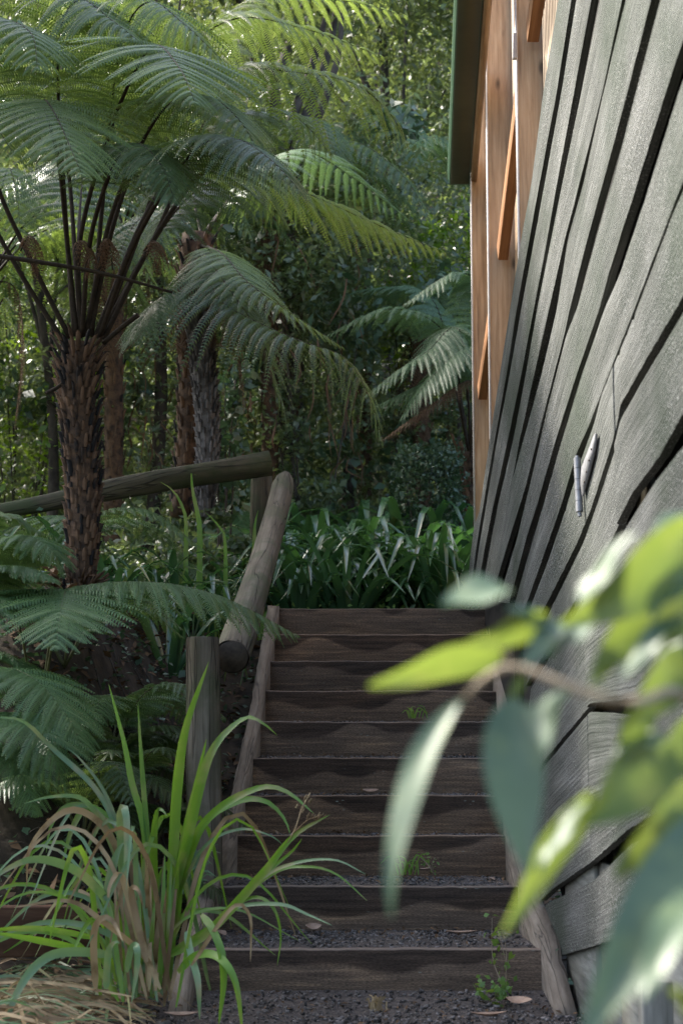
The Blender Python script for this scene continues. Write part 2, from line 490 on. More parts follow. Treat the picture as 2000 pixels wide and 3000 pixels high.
# even out the measuring noise
i_ = np.arange(10)
zz = np.polyval(np.polyfit(i_, nose[:, 3], 1), i_)
yy = nose[:, 2].copy()
fit = np.polyfit(i_[2:], yy[2:], 1); yy[2:] = np.polyval(fit, i_[2:])
for k, (y, xl, xr) in enumerate(noses_px):   # keep the photographed heights on screen: solve z from y at the smoothed depth
    p = px(xl, y, yy[k]); q = px(xr, y, yy[k])
    nose[k] = [p[0], q[0], yy[k], p[2]]
xl_fit = np.polyfit(nose[:, 2], nose[:, 0], 1); xr_fit = np.polyfit(nose[:, 2], nose[:, 1], 1)
def XL(y): return np.polyval(xl_fit, y)
def XR(y): return np.polyval(xr_fit, y)
print('NOSES', np.round(nose, 3).tolist())
TOPZ = nose[-1, 3]; TOPY = nose[-1, 2]; BOTY = nose[0, 2]


# ------------------------------------------------------------------ terrain
def sstep(a, b, x):
    t = np.clip((x - a) / (b - a), 0, 1)
    return t * t * (3 - 2 * t)


stair_y = np.concatenate([[BOTY - .25], nose[:, 2], [TOPY + 1.0]])
stair_z = np.concatenate([[0.0], nose[:, 3] - .12, [TOPZ + .02]])


def ground(x, y):
    x = np.asarray(x, float); y = np.asarray(y, float)
    st = np.interp(y, stair_y, stair_z)
    st = np.where(y < BOTY, 0.0, st - .06)
    st = st + .05 * np.clip(y - TOPY - 1, 0, 8)
    bank = .05 + (TOPZ - .1) * sstep(5.0, 7.1, y) + .05 * np.clip(y - 8, 0, 9)
    bank = np.where(y < 5.0, .05 * sstep(4.0, 5.0, y), bank)
    k = sstep(0, .75, (XL(y) - .12) - x)
    z = st * (1 - k) + bank * k
    z = z + np.clip(y - 12, 0, 80) * .22 + np.clip(y - 17.5, 0, 30) * .85
    # gully dropping away behind the fern on the left stays gentle
    z = z + .04 * np.sin(x * 2.1 + y * 1.3) * k
    return z


gx = np.concatenate([np.linspace(-60, -5, 24), np.linspace(-4.8, 4.8, 120), np.linspace(5, 60, 24)])
gy = np.concatenate([np.linspace(-20, 3, 12), np.linspace(3.2, 14, 150), np.linspace(14.5, 90, 50)])
GX, GY = np.meshgrid(gx, gy, indexing='ij')
GZ = ground(GX, GY)
mb = MB()
mb.grid(np.stack([GX, GY, GZ], -1), np.stack([GX, GY], -1))
tag(mb.build('ground', M['soil'], None, True), kind='structure')

# gravel path in front of the first step: a sheet laid on the ground
mb = MB()
PX, PY = np.meshgrid(np.linspace(-.75, .95, 60), np.linspace(1.2, BOTY - .03, 90), indexing='ij')
PZ = .012 + .012 * np.sin(PX * 9 + 1) * np.sin(PY * 7) + .03 * sstep(BOTY - .35, BOTY, PY)
mb.grid(np.stack([PX, PY, PZ], -1), np.stack([PX, PY], -1))
tag(mb.build('path', M['gravel'], None, True), kind='structure')

# ------------------------------------------------------------------ staircase
def tread_rise(k): return (-.014, -.008, .0, .006, .012, .012, .004)[k] if k < 7 else -.012


st = empty('staircase', (0.1, BOTY, 0), 'weathered timber staircase with gravel treads climbing between fern bank and board wall', 'staircase')
for k in range(10):
    xl, xr, y, z = nose[k]
    zb = (nose[k - 1, 3] if k else 0.0) - .05
    mb = MB()
    n = 40
    xs = np.linspace(xl - .02, xr + .02, n)
    wob = .0012 * np.sin(xs * 7 + k * 2) + .0008 * np.sin(xs * 31 + k) + rng.normal(0, .0006, n)
    H = z - zb
    th = .045
    # face, top, back as one profile; v in [k, k+1) carries the tide line
    prof = [(0, zb, 0), (0, zb + H * .5, .5), (0, z - .006, .92), (.006, z, .95), (th, z, .97), (th, zb, .99)]
    P = np.zeros((n, len(prof), 3)); U = np.zeros((n, len(prof), 2))
    for j, (dy, zz_, v) in enumerate(prof):
        P[:, j, 0] = xs; P[:, j, 1] = y + dy + wob * (1 if j > 1 else .4); P[:, j, 2] = zz_ + (wob if j in (2, 3, 4) else 0)
        U[:, j, 0] = xs + k * 3.7; U[:, j, 1] = v + k * 1.0
    mb.grid(P, U)
    mb.build('riser', M['riser'], st)
    # gravel tread behind this nose
    y1 = nose[k + 1, 2] if k < 9 else y + 1.1
    TX, TY = np.meshgrid(np.linspace(xl, xr, 50), np.linspace(y + th, y1 + .01, 24), indexing='ij')
    t = (TY - y) / (y1 - y)
    TZ = z - .008 + tread_rise(k) * t + .004 * np.sin(TX * 13 + k) * t + .003 * np.sin(TX * 29 + k * 2 + TY * 20) * t
    mb = MB(); mb.grid(np.stack([TX, TY, TZ], -1), np.stack([TX, TY], -1))
    mb.build('gravel_tread', M['gravel'], st, True)


def stringer(side, name):
    pts = []
    for k in range(10):
        x = nose[k, 0] if side < 0 else nose[k, 1]
        pts.append((x, nose[k, 2], nose[k, 3] + (.012 if side < 0 else .02)))
    p0 = np.array(pts[0])
    ext = np.array([p0[0] + side * .005, p0[1] - .33, .02])
    pts = [ext] + pts
    pts = np.array(pts)
    w = .058
    P, U = [], []
    s = 0
    for i, p in enumerate(pts):
        if i: s += np.linalg.norm(pts[i] - pts[i - 1])
        a = p.copy(); b = p + np.array([side * w, 0, 0.004])
        P.append([a - [0, 0, .26], a, b, b - [0, 0, .26]])
        U.append([(s + side, 0), (s + side, .26), (s + side, .32), (s + side, .58)])
    # resample for a slightly uneven edge
    P = np.array(P); U = np.array(U)
    q = np.linspace(0, len(pts) - 1, 70)
    PP = np.zeros((70, 4, 3)); UU = np.zeros((70, 4, 2))
    for j in range(4):
        for c in range(3): PP[:, j, c] = np.interp(q, np.arange(len(pts)), P[:, j, c])
        for c in range(2): UU[:, j, c] = np.interp(q, np.arange(len(pts)), U[:, j, c])
    PP[:, 1:3, 2] += rng.normal(0, .002, (70, 1)); PP[:, 2:, 0] += rng.normal(0, .002, (70, 1))
    e0 = PP[:1].copy(); e0[:] = PP[0].mean(0); e1 = PP[-1:].copy(); e1[:] = PP[-1].mean(0)
    PP = np.concatenate([e0, PP, e1]); UU = np.concatenate([UU[:1], UU, UU[-1:]])
    PP = np.concatenate([PP, PP[:, :1]], 1); UU = np.concatenate([UU, UU[:, -1:] + [0, .06]], 1)
    mb = MB(); mb.grid(PP, UU)
    return mb.build(name, M['stringer'], st)


stringer(-1, 'stringer'); stringer(1, 'stringer')

# ------------------------------------------------------------------ loose stones (uncountable)
def stones(n, fx, size):
    base = np.array([[-1, -1, -1], [1, -1, -1], [1, 1, -1], [-1, 1, -1], [-1, -1, 1], [1, -1, 1], [1, 1, 1], [-1, 1, 1]], float)
    q = np.array([[0, 3, 2, 1], [4, 5, 6, 7], [0, 1, 5, 4], [1, 2, 6, 5], [2, 3, 7, 6], [3, 0, 4, 7]])
    pos = fx(n)
    n = len(pos)
    V = base[None] * rng.uniform(.45, 1, (n, 8, 3)) * rng.uniform(.5, 1.15, (n, 1, 3))
    a = rng.uniform(0, 6.28, n)
    c, s = np.cos(a)[:, None], np.sin(a)[:, None]
    x = V[..., 0] * c - V[..., 1] * s; y = V[..., 0] * s + V[..., 1] * c
    t = rng.normal(0, .6, n)[:, None]
    z = V[..., 2] * np.cos(t) + x * np.sin(t)
    V = np.stack([x, y, z * .7], -1) * (size * rng.lognormal(0, .45, n))[:, None, None]
    V += pos[:, None]
    Q = q[None] + (np.arange(n) * 8)[:, None, None]
    return V.reshape(-1, 3), Q.reshape(-1, 4)


def path_pts(n):
    x = rng.uniform(-.62, .9, n); y = rng.uniform(3.4, BOTY - .05, n)
    return np.stack([x, y, .016 + .012 * np.sin(x * 9 + 1) * np.sin(y * 7) + .03 * sstep(BOTY - .35, BOTY, y)], -1)


def tread_pts(n):
    out = []
    for k, w in zip(range(7), (.34, .25, .13, .1, .08, .06, .04)):
        m = int(n * w)
        xl, xr, y, z = nose[k]; y1 = nose[k + 1, 2]
        t = rng.beta(1.6, .8, m)
        x = rng.uniform(xl + .01, xr - .01, m); yy_ = y + .05 + (y1 - y - .06) * t
        out.append(np.stack([x, yy_, z - .006 + tread_rise(k) * t], -1))
    return np.concatenate(out)


V1, Q1 = stones(9000, path_pts, .0042)
V2, Q2 = stones(8000, tread_pts, .0042)
V3, Q3 = stones(90, path_pts, .009)
V4, Q4 = stones(60, tread_pts, .009)
mb = MB()
for v, q in ((V1, Q1), (V2, Q2), (V3, Q3), (V4, Q4)): mb.add(v, q)
tag(mb.build('loose_gravel', M['stone']), 'loose dark crushed gravel scattered on the path and lower treads', 'gravel', kind='stuff')


# ------------------------------------------------------------------ grey board wall (plane x = XW, boards traced edge by edge)
XW = 0.70
gapsL = {
    0: None,
}
def ln(*p): return np.array(p, float)
A = ln((1700, -400), (1634, 0), (1591, 268), (1556, 536), (1526, 700), (1494, 900), (1463, 1100), (1432, 1300), (1404, 1500), (1389, 1540), (1377, 1640), (1364, 1738))
g1L = ln((1738, -400), (1673, 0), (1630, 268), (1580, 536), (1543, 740), (1514, 900), (1483, 1100), (1447, 1300), (1412, 1500), (1396, 1600), (1379, 1725))
g1R = ln((1758, -400), (1690, 0), (1647, 268), (1598, 536), (1560, 740), (1530, 900), (1494, 1100), (1456, 1300), (1423, 1500), (1404, 1610), (1388, 1730))
g2L = ln((1808, -400), (1733, 0), (1683, 268), (1633, 536), (1599, 730), (1566, 900), (1528, 1100), (1487, 1300), (1443, 1500), (1421, 1610), (1399, 1738))
g2R = ln((1836, -400), (1756, 0), (1702, 268), (1647, 536), (1608, 730), (1574, 900), (1539, 1100), (1501, 1300), (1458, 1480), (1436, 1600), (1410, 1742))
g3L = ln((1911, -400), (1818, 0), (1762, 268), (1695, 536), (1653, 700), (1608, 900), (1563, 1100), (1519, 1300), (1499, 1416), (1470, 1560), (1430, 1748))
g3R = ln((1936, -400), (1837, 0), (1773, 268), (1714, 536), (1668, 700), (1637, 900), (1590, 1100), (1534, 1300), (1501, 1418), (1472, 1562), (1433, 1750))
g4L = ln((2018, -400), (1912, 0), (1843, 268), (1771, 536), (1715, 740), (1675, 900), (1655, 990), (1600, 1200), (1545, 1420), (1496, 1575), (1440, 1760))
g4R = ln((2046, -400), (1936, 0), (1865, 268), (1795, 536), (1737, 740), (1693, 900), (1657, 992), (1602, 1202), (1552, 1420), (1514, 1575), (1458, 1764))
g5L = ln((2160, -400), (2040, 0), (1951, 268), (1867, 536), (1783, 800), (1757, 900), (1688, 1100), (1624, 1300), (1572, 1480), (1541, 1575), (1490, 1768))
g5R = ln((2205, -400), (2095, 0), (1989, 268), (1905, 536), (1817, 800), (1772, 900), (1703, 1100), (1641, 1300), (1590, 1480), (1561, 1575), (1504, 1775))
g6L = ln((2330, -200), (2085, 330), (1963, 627), (1860, 900), (1762, 1146), (1728, 1236), (1688, 1325), (1639, 1490), (1590, 1629), (1530, 1800))
g6R = ln((2345, -180), (2092, 345), (1966, 632), (1864, 905), (1764, 1150), (1740, 1240), (1704, 1340), (1657, 1490), (1608, 1635), (1540, 1815))
g7L = ln((2340, 240), (2120, 640), (2000, 865), (1916, 1008), (1815, 1187), (1798, 1285), (1728, 1500), (1690, 1590), (1640, 1690), (1560, 1850))
g7R = ln((2360, 320), (2130, 710), (2000, 928), (1880, 1128), (1822, 1232), (1806, 1300), (1746, 1481), (1706, 1590), (1658, 1690), (1578, 1860))
g8L = ln((2350, 730), (2140, 1030), (2000, 1218), (1934, 1338), (1853, 1450), (1790, 1580), (1700, 1730), (1608, 1890), (1540, 2010))
g8R = ln((2370, 850), (2150, 1135), (2000, 1316), (1925, 1414), (1870, 1500), (1812, 1590), (1716, 1745), (1630, 1895), (1556, 2020))
g9L = ln((2380, 1480), (2150, 1760), (2000, 1930), (1870, 2045), (1733, 2062), (1606, 2215), (1520, 2330))
g9R = ln((2390, 1540), (2160, 1810), (2000, 1985), (1875, 2090), (1733, 2086), (1612, 2232), (1530, 2345))
g10L = ln((2390, 2060), (2150, 2240), (2000, 2340), (1848, 2430), (1738, 2525), (1623, 2606), (1585, 2640))
g10R = ln((2390, 2130), (2150, 2300), (2000, 2400), (1848, 2475), (1738, 2583), (1599, 2650), (1590, 2658))
bot = ln((2390, 2560), (2150, 2660), (2000, 2705), (1848, 2740), (1738, 2772), (1660, 2795), (1640, 2800))
SEAM = 1722.0

wl = empty('board_wall', (XW, 5.5, .2), 'weathered grey green board wall with dark gaps right of the stairs', 'wall')


def resample(line, n, extend=True):
    P = np.array([px_wall(x, y, XW) for x, y in line])
    if extend and P[0, 1] > 2.6:
        dd = nrm(P[0] - P[1]); P = np.vstack([P[0] + dd * (P[0, 1] - 2.4) / max(.3, -dd[1]), P])
    L = np.concatenate([[0], np.cumsum(np.linalg.norm(np.diff(P, axis=0), axis=1))])
    t = np.linspace(0, L[-1], n)
    return np.stack([np.interp(t, L, P[:, k]) for k in range(3)], -1), L[-1]


mb = MB()
def seam_x(y): return 1709 + (y - 1500) * .0253
def seam_hi(y): return 1800 + (y - 1200) * .03


def split_line(line, sx=None):
    """near part and far part of a traced edge, cut where it meets the vertical joint"""
    for i in range(len(line) - 1):
        f0 = line[i][0] - sx(line[i][1]); f1 = line[i + 1][0] - sx(line[i + 1][1])
        if f0 > 0 >= f1:
            c = line[i] + (line[i + 1] - line[i]) * (f0 / (f0 - f1))
            return np.vstack([line[:i + 1], c]), np.vstack([c, line[i + 1:]])
    return line, None


def board(a, b, k, seam=False):
    if seam:
        sx = seam_hi if k in (6, 7) else seam_x
        (a0, a1), (b0, b1) = split_line(a, sx), split_line(b, sx)
        strip(a0, b0, k, cut1=.004)
        if a1 is not None and b1 is not None: strip(a1, b1, k + .37, cut0=.004)
    else:
        strip(a, b, k)


def strip(a, b, k, cut0=0.0, cut1=0.0):
    n = 90
    Pa, La = resample(a, n, cut0 == 0); Pb, Lb = resample(b, n, cut0 == 0)
    if cut1:                       # near piece: square sections, so the board keeps straight
        ys = np.linspace(max(Pa[0, 1], Pb[0, 1]), min(Pa[-1, 1], Pb[-1, 1]) - cut1, n)
        Pa = np.stack([np.full(n, XW), ys, np.interp(ys, Pa[:, 1], Pa[:, 2])], -1)
        Pb = np.stack([np.full(n, XW), ys, np.interp(ys, Pb[:, 1], Pb[:, 2])], -1)
    if cut0:
        Pa[:, 1] += cut0 * (1 - np.linspace(0, 1, n)); Pb[:, 1] += cut0 * (1 - np.linspace(0, 1, n))
    off = random.uniform(-.005, .005) if k not in (5, 6) else .0
    th = .022
    u = np.linspace(0, La, n) + k * 5.3
    jit = np.cumsum(rng.normal(0, .0004, n)); jit -= np.linspace(jit[0], jit[-1], n)
    chip = np.clip(rng.normal(0, 1, n) - 1.6, 0, 3) * .004
    Pa[:, 2] += jit - chip; Pb[:, 2] += rng.normal(0, .0008, n)
    m = 7
    v = np.linspace(0, 1, m)
    face = Pa[:, None] * (1 - v)[None, :, None] + Pb[:, None] * v[None, :, None]
    wid = np.linalg.norm(Pa - Pb, axis=1).mean()
    cup = .0015 * (1 - (2 * v - 1) ** 2)
    face[..., 0] += off - cup[None] + (.0015 * np.sin(np.linspace(0, 3, n) + k))[:, None]
    U = np.zeros((n, m, 2)); U[..., 0] = u[:, None]; U[..., 1] = v[None] * wid + k * 1.7
    back0 = face[:, :1].copy(); back0[..., 0] += th
    back1 = face[:, -1:].copy(); back1[..., 0] += th
    P = np.concatenate([back0, face, back1], 1)
    UU = np.concatenate([U[:, :1] - [0, .02], U, U[:, -1:] + [0, .02]], 1)
    e0 = P[:1].copy(); e0[..., 0] += th
    e1 = P[-1:].copy(); e1[..., 0] += th
    mb.grid(np.concatenate([e0, P, e1]), np.concatenate([UU[:1], UU, UU[-1:]]))


pairs = [(A, g1L, 0), (g1R, g2L, 0), (g2R, g3L, 0), (g3R, g4L, 0), (g4R, g5L, 0), (g5R, g6L, 0), (g6R, g7L, 1), (g7R, g8L, 1), (g8R, g9L, 1), (g9R, g10L, 1), (g10R, bot, 1)]
for k, (a, b, s) in enumerate(pairs): board(a, b, k, bool(s))
clad = mb.build('cladding', M['grey_board'], wl, True)
es = clad.modifiers.new('edges', 'EDGE_SPLIT'); es.split_angle = R(40)
# dark lining and studs behind the gaps
mb = MB()
Pa, _ = resample(A, 60); Pb, _ = resample(bot, 60)
v = np.linspace(0, 1, 4)
sh = Pa[:, None] * (1 - v)[None, :, None] + Pb[:, None] * v[None, :, None]
sh = sh.copy(); sh[..., 0] += .06
mb.grid(sh)
mb.build('lining', M['backing'], wl)
mb = MB()
for y_, z0, z1 in ((3.0, 0.0, 2.0), (3.95, 0.0, 2.0), (4.82, .1, 2.1), (5.8, .5, 2.2), (6.9, .9, 2.0)):
    mb.box((XW + .043, y_, z0), (XW + .043, y_, z1), .035, .06, up=(0, 1, 0))
mb.build('stud', M['log_dark'], wl)

# strap hinge
hg = MB()
hp = [px_wall(1690, 1342, XW - .016), px_wall(1697, 1500, XW - .016)]
hb_ = MB()
cuts = np.linspace(0, 1, 6)
for i in range(5):
    a = hp[0] + (hp[1] - hp[0]) * (cuts[i] + .003); b = hp[0] + (hp[1] - hp[0]) * (cuts[i + 1] - .003)
    hb_.tube([a, b], [.0105, .0105], 14)
hb_.tube([hp[0] - (hp[1] - hp[0]) * .04, hp[1] + (hp[1] - hp[0]) * .08], [.006, .006], 10)
hgo = bpy.data.objects.new('hinge', None)
sm = MB()
sl_ = [(1704, 1452), (1699, 1414), (1702, 1370), (1728, 1303), (1738, 1276), (1744, 1268)]
sr_ = [(1706, 1454), (1712, 1428), (1721, 1396), (1738, 1330), (1743, 1298), (1746, 1271)]
pl_ = np.array([px_wall(x, y, XW - .012) for x, y in sl_]); pr_ = np.array([px_wall(x, y, XW - .012) for x, y in sr_])
P = np.array([pl_ + [.004, 0, 0], pl_, pr_, pr_ + [.004, 0, 0]])
sm.grid(P)
hinge = hb_.build('hinge', M['steel'], wl, True)
es = hinge.modifiers.new('edges', 'EDGE_SPLIT'); es.split_angle = R(40)
sm.build('strap', M['steel'], hinge)
sc_ = MB()
for t in (.12, .35, .6, .85):
    c = px_wall(1708 + 29 * t, 1428 - 132 * t, XW - .0125)
    sc_.tube([c, c + [-.003, 0, 0]], [.0035, .002], 8)
sc_.build('screw', M['endgrain'], hinge)

# plinth boards and cut post at the foot of the wall
mb = MB()
for k, (x0, x1) in enumerate(((1648, 1736), (1742, 1800), (1803, 1858), (1862, 1985), (1990, 2110), (2115, 2300))):
    d = (XW + .03) * F / ((x0 + x1) / 2 - 1000)
    d0 = (XW + .03) * F / (x0 - 1000); d1 = (XW + .03) * F / (x1 - 1000)
    P = []
    zt = [px_wall(x0, 2720, XW + .03)[2], px_wall(x1, 2690, XW + .03)[2]]
    mb.box((XW + .03 + .006 * (k % 2), d1 + .01, -.1 + .25), (XW + .03 + .006 * (k % 2), d0 - .01, -.1 + .25), .02, .68)
mb.build('plinth', M['plinth'], wl)
po = MB()
pc = px(1910, 2872, 3.42)
po.box((pc[0] + .005, 3.42, -.05), (pc[0] + .005, 3.42, pc[2]), .062, .06, up=(0, 1, 0))
o = po.build('timber_post', M['plinth'], None, False, .003)
tag(o, 'short square grey timber post cut flat, standing at the foot of the board wall', 'post')

# ------------------------------------------------------------------ cedar building above the wall
bd = empty('timber_building', (.9, 9.0, 1.5), 'orange cedar framed building with green gutter above the grey wall', 'building')
for (xl0, xr0, y0, xl1, xr1, y1, d) in ((1372, 1436, -120, 1397, 1452, 1560, 10.2), (1419, 1512, -160, 1447, 1530, 1560, 8.9), (1506, 1582, -200, 1534, 1610, 1500, 7.5)):
    a = px((xl0 + xr0) / 2, y0, d); b = px((xl1 + xr1) / 2, y1, d)
    w = (xr0 - xl0) / F * d * 1.02
    b = b + (b - a) / np.linalg.norm(b - a) * .5
    mb = MB(); mb.box(b, a, w, .045, up=(0, 1, 0)); post = mb.build('post', M['cedar'], bd, False, .003)
    mb = MB()
    off = np.array([-w / 2 - .004, -.005, 0])
    mb.box(b + off, a + off, .008, .05, up=(0, 1, 0)); mb.build('edge_strip', M['pale_edge'], post)  # pale strip: the post's lit, unpainted side put in as colour
for P0, P1 in ((px(1412, 1150, 10.12), px(1466, 790, 8.96)), (px(1471, 742, 8.82), px(1550, 90, 7.56)), (px(1559, 96, 7.42), px(1650, -520, 6.2))):
    mb = MB(); mb.box(P0 + [.0, 0, 0], P1, .056, .11); mb.build('rail', M['cedar_shaded'], bd, False, .003)
mb = MB()
for k in range(90):
    y_ = 5.6 + k * .054
    x_ = .985
    mb.box((x_, y_, 1.2), (x_ + .0, y_, 5.6), .034, .026, up=(0, 1, 0))
mb.build('slat_screen', M['cedar'], bd)
# gutter: profile swept along the eaves
g0 = px(1343, 541, 10.3); g1 = g0 + (px(1373, 0, 7.84) - g0) * 2.3
gt = nrm(g1 - g0); gs = nrm(np.cross(gt, [0, 0, 1.0]))     # gs points to the right seen along gt (towards camera) -> image left
gs = gs if gs[0] < 0 else -gs
prof = [(-.072, .0), (.045, .0), (.058, .006), (.066, .02), (.062, .032), (.07, .04), (.072, .105), (.064, .115), (.06, .108), (.06, .05), (-.06, .012), (-.066, .11), (-.072, .11), (-.072, 0)]
P = np.array([[g + gs * a + np.array([0, 0, 1.0]) * b for a, b in prof] for g in (g0, g1)])
mb = MB(); mb.grid(P)
cap = np.array([[g0 + gs * a + np.array([0, 0, b]) for a, b in ((-.072, 0), (.058, .002), (.072, .04), (.072, .105))], [g0 + gs * a + np.array([0, 0, b]) for a, b in ((-.072, .11), (-.02, .112), (.03, .112), (.07, .11))]])
mb.grid(cap - gt * .001)
gut = mb.build('gutter', M['gutter'], bd)
mb = MB()
mb.box(g0 + gt * .03 + [.005, 0, -.0025], g1 + [.005, 0, -.0025], .118, .004)
mb.build('underside', M['soffit'], gut)
mb = MB()
mb.box(g0 - gs * .095 + [0, 0, .05] + gt * -.02, g1 - gs * .095 + [0, 0, .05], .04, .15)
mb.build('fascia', M['cedar'], bd)
mb = MB()
a = px(1507, 98, 7.46); b = px(1507, 172, 7.46)
mb.box(a, b, .02, .03, up=(0, 1, 0))
mb.build('bracket', M['pale_edge'], bd, False, .003)

# ------------------------------------------------------------------ log handrail + log fence
def log_path(p0, p1, n=16, sag=0.0):
    t = np.linspace(0, 1, n)[:, None]
    P = p0 * (1 - t) + p1 * t
    P[:, 2] -= sag * np.sin(np.pi * t[:, 0])
    return P


hr = empty('log_handrail', px(595, 2600, 6.25), 'sloping round log handrail on a split front post beside the stairs', 'handrail')
p0, p1 = px(678, 1925, 6.35), px(836, 1395, 9.2)
P = log_path(p0, p1, 30, .05)
mb = MB(); r_ = np.linspace(.069, .061, 30); r_[-1] *= .5; r_[-2] *= .85
mb.tube(P, r_, 18, False, .025, 3)
a = np.linspace(0, 2 * np.pi, 19)
rail = mb.build('rail', M['log'], hr, True)
mb = MB()
T0 = nrm(P[0] - P[1])
mb.tube([P[0] - T0 * .01, P[0] + T0 * .004], [.0665, .0655], 18, True, .025, 3)
mb.build('sawn_end', M['endgrain'], rail)
mb = MB(); mb.tube([P[-1], P[-1] - nrm(P[-2] - P[-1]) * .02], [.03, .008], 14)
mb.build('rounded_end', M['log'], rail, True)
fp0, fp1 = px(598, 2640, 6.25), px(594, 1868, 6.25)
mb = MB()
mb.tube(np.array([fp0 - [0, 0, .3], fp0, (fp0 + fp1) / 2, fp1 - [0, 0, .01], fp1]), [.069, .069, .067, .066, .062], 16, True, .03, 9)
fpst = mb.build('post', M['log'], hr, False)
es = fpst.modifiers.new('edges', 'EDGE_SPLIT'); es.split_angle = R(50)

lf = empty('log_fence', px(765, 1560, 9.5), 'mossy horizontal log fence on a round post behind the tree fern', 'fence')
P = smooth_path([px(792, 1356, 9.35), px(640, 1380, 9.3), px(500, 1402, 9.25), px(300, 1440, 9.2), px(120, 1478, 9.15), px(-120, 1520, 9.1)], 26)
mb = MB(); mb.tube(P, np.linspace(.068, .05, 26), 18, True, .1, 5)
mb.build('rail', M['log_dark'], lf, True)
pa, pb = px(766, 1376, 9.55), px(763, 1640, 9.55)
mb = MB(); mb.tube([pb - [0, 0, .2], (pa + pb) / 2, pa], [.066, .065, .064], 16, True, .03, 4)
mb.build('post', M['log_dark'], lf, False)


# ------------------------------------------------------------------ ferns
def frond_mesh(ctrl, sf=.4, L=.4, npair=26, npin=26, pw=.05, droop=.35, seed=0, fwd=(18, 45), up=(0, 0, 1), wfac=.35, pdroop=.6, lean=0.0, basew=.5, sharp=1.6):
    rg = np.random.default_rng(seed)
    n_s = 80
    P = smooth_path(ctrl, n_s)
    T = nrm(np.gradient(P, axis=0))
    up = np.asarray(up, float)
    S = nrm(np.cross(T, up[None]))
    # avoid flips where the midrib runs straight up or down
    for i in range(1, n_s):
        if (S[i] * S[i - 1]).sum() < 0: S[i] = -S[i]
    for _ in range(6):
        S[1:-1] = (S[:-2] + 2 * S[1:-1] + S[2:]) / 4
    S = nrm(S - (S * T).sum(1, keepdims=True) * T)
    Nn = nrm(np.cross(S, T))
    s = np.linspace(sf, .995, npair)
    s = np.concatenate([s, s + (1 - sf) / npair * .25]); s = np.clip(s, 0, .998)
    side = np.concatenate([np.ones(npair), -np.ones(npair)])
    f = s * (n_s - 1)
    def at(Aq): return np.stack([np.interp(f, np.arange(n_s), Aq[:, k]) for k in range(3)], -1)
    B, t, S_, N_ = at(P), nrm(at(T)), nrm(at(S)), nrm(at(Nn))
    u = (s - sf) / (1 - sf)
    ln_ = L * np.clip(u / .22 * (1 - basew) + basew, 0, 1) * np.clip(1 - u ** sharp, 0, 1) ** .8 * rg.uniform(.92, 1.06, len(u)) + .015
    ang = np.radians(fwd[0] + (fwd[1] - fwd[0]) * u + rg.normal(0, 3, len(u)))
    D = S_ * (side * np.cos(ang))[:, None] + t * np.sin(ang)[:, None] + N_ * (lean + rg.normal(0, .06, len(u)))[:, None]
    D = nrm(D)
    G = np.array([0, 0, -1.0])
    m = npin
    v = (np.arange(m) + .5) / m
    dr = droop * rg.uniform(.8, 1.25, len(u))
    Q = B[:, None] + D[:, None] * (ln_[:, None] * v)[..., None] + G * (dr[:, None] * ln_[:, None] * v ** 2)[..., None]
    tq = nrm(D[:, None] + G * (2 * dr[:, None] * v)[..., None])
    Wd = nrm(np.cross(np.broadcast_to(N_[:, None], tq.shape), tq))
    nq = nrm(np.cross(tq, Wd))
    nq = nq * np.sign((nq * N_[:, None]).sum(-1, keepdims=True))
    lp = pw * np.clip(1 - v ** 2.2, 0, 1) ** .7 * np.clip(v / .1 + .55, 0, 1)
    lp = lp[None] * np.clip(ln_ / L, .25, 1)[:, None] ** .6 * rg.uniform(.88, 1.1, (len(u), m))
    h = (ln_ / m)[:, None] * wfac * np.ones((1, m))
    V = []
    for sd in (1, -1):
        pd = nrm(Wd * (sd * .85) + tq * .42 + nq * -pdroop + rg.normal(0, .05, Wd.shape))
        tip = Q + pd * lp[..., None]
        flat = nrm(Wd * (sd * .9) + tq * .42 + nq * .05)
        midp = Q + flat * (lp * .5)[..., None] + nq * (lp * .04)[..., None]
        tip = midp + nrm(pd - nq * .35) * (lp * .55)[..., None]
        hh = h[..., None] * tq
        b1, b2 = Q - hh * .8, Q + hh * .8
        # six points: base pair, middle pair, tip pair -> two quads
        V.append(np.stack([b1, b2, midp + hh * .95, midp - hh * .95, tip + hh * .25, tip - hh * .25], 2))
    V = np.stack(V, 2)            # (pin, m, side, 6, 3)
    k = V.shape[0] * V.shape[1] * 2
    V = V.reshape(k, 6, 3)
    q = np.array([[0, 1, 2, 3], [3, 2, 4, 5]])
    Qd = (q[None] + (np.arange(k) * 6)[:, None, None]).reshape(-1, 4)
    VV = [V.reshape(-1, 3)]; QQ = [Qd]
    # fine ribs of the pinnae
    a = np.concatenate([B[:, None], Q[:, ::3], (B + D * ln_[:, None] + G * (dr * ln_)[:, None])[:, None]], 1)
    w = np.linspace(.0028, .0006, a.shape[1])[None, :, None] * (1 + L)
    sidev = nrm(np.cross(np.gradient(a, axis=1), N_[:, None]))
    lo, hi = a - sidev * w + N_[:, None] * .001, a + sidev * w + N_[:, None] * .001
    r_ = np.stack([lo, hi], 2)          # (n, j, 2, 3)
    nn, jj = r_.shape[:2]
    idx = np.arange(nn * jj * 2).reshape(nn, jj, 2)
    qq = np.stack([idx[:, :-1, 0], idx[:, 1:, 0], idx[:, 1:, 1], idx[:, :-1, 1]], -1).reshape(-1, 4) + len(VV[0])
    VV.append(r_.reshape(-1, 3)); QQ.append(qq)
    return np_mesh('frond', np.concatenate(VV), np.concatenate(QQ)), P


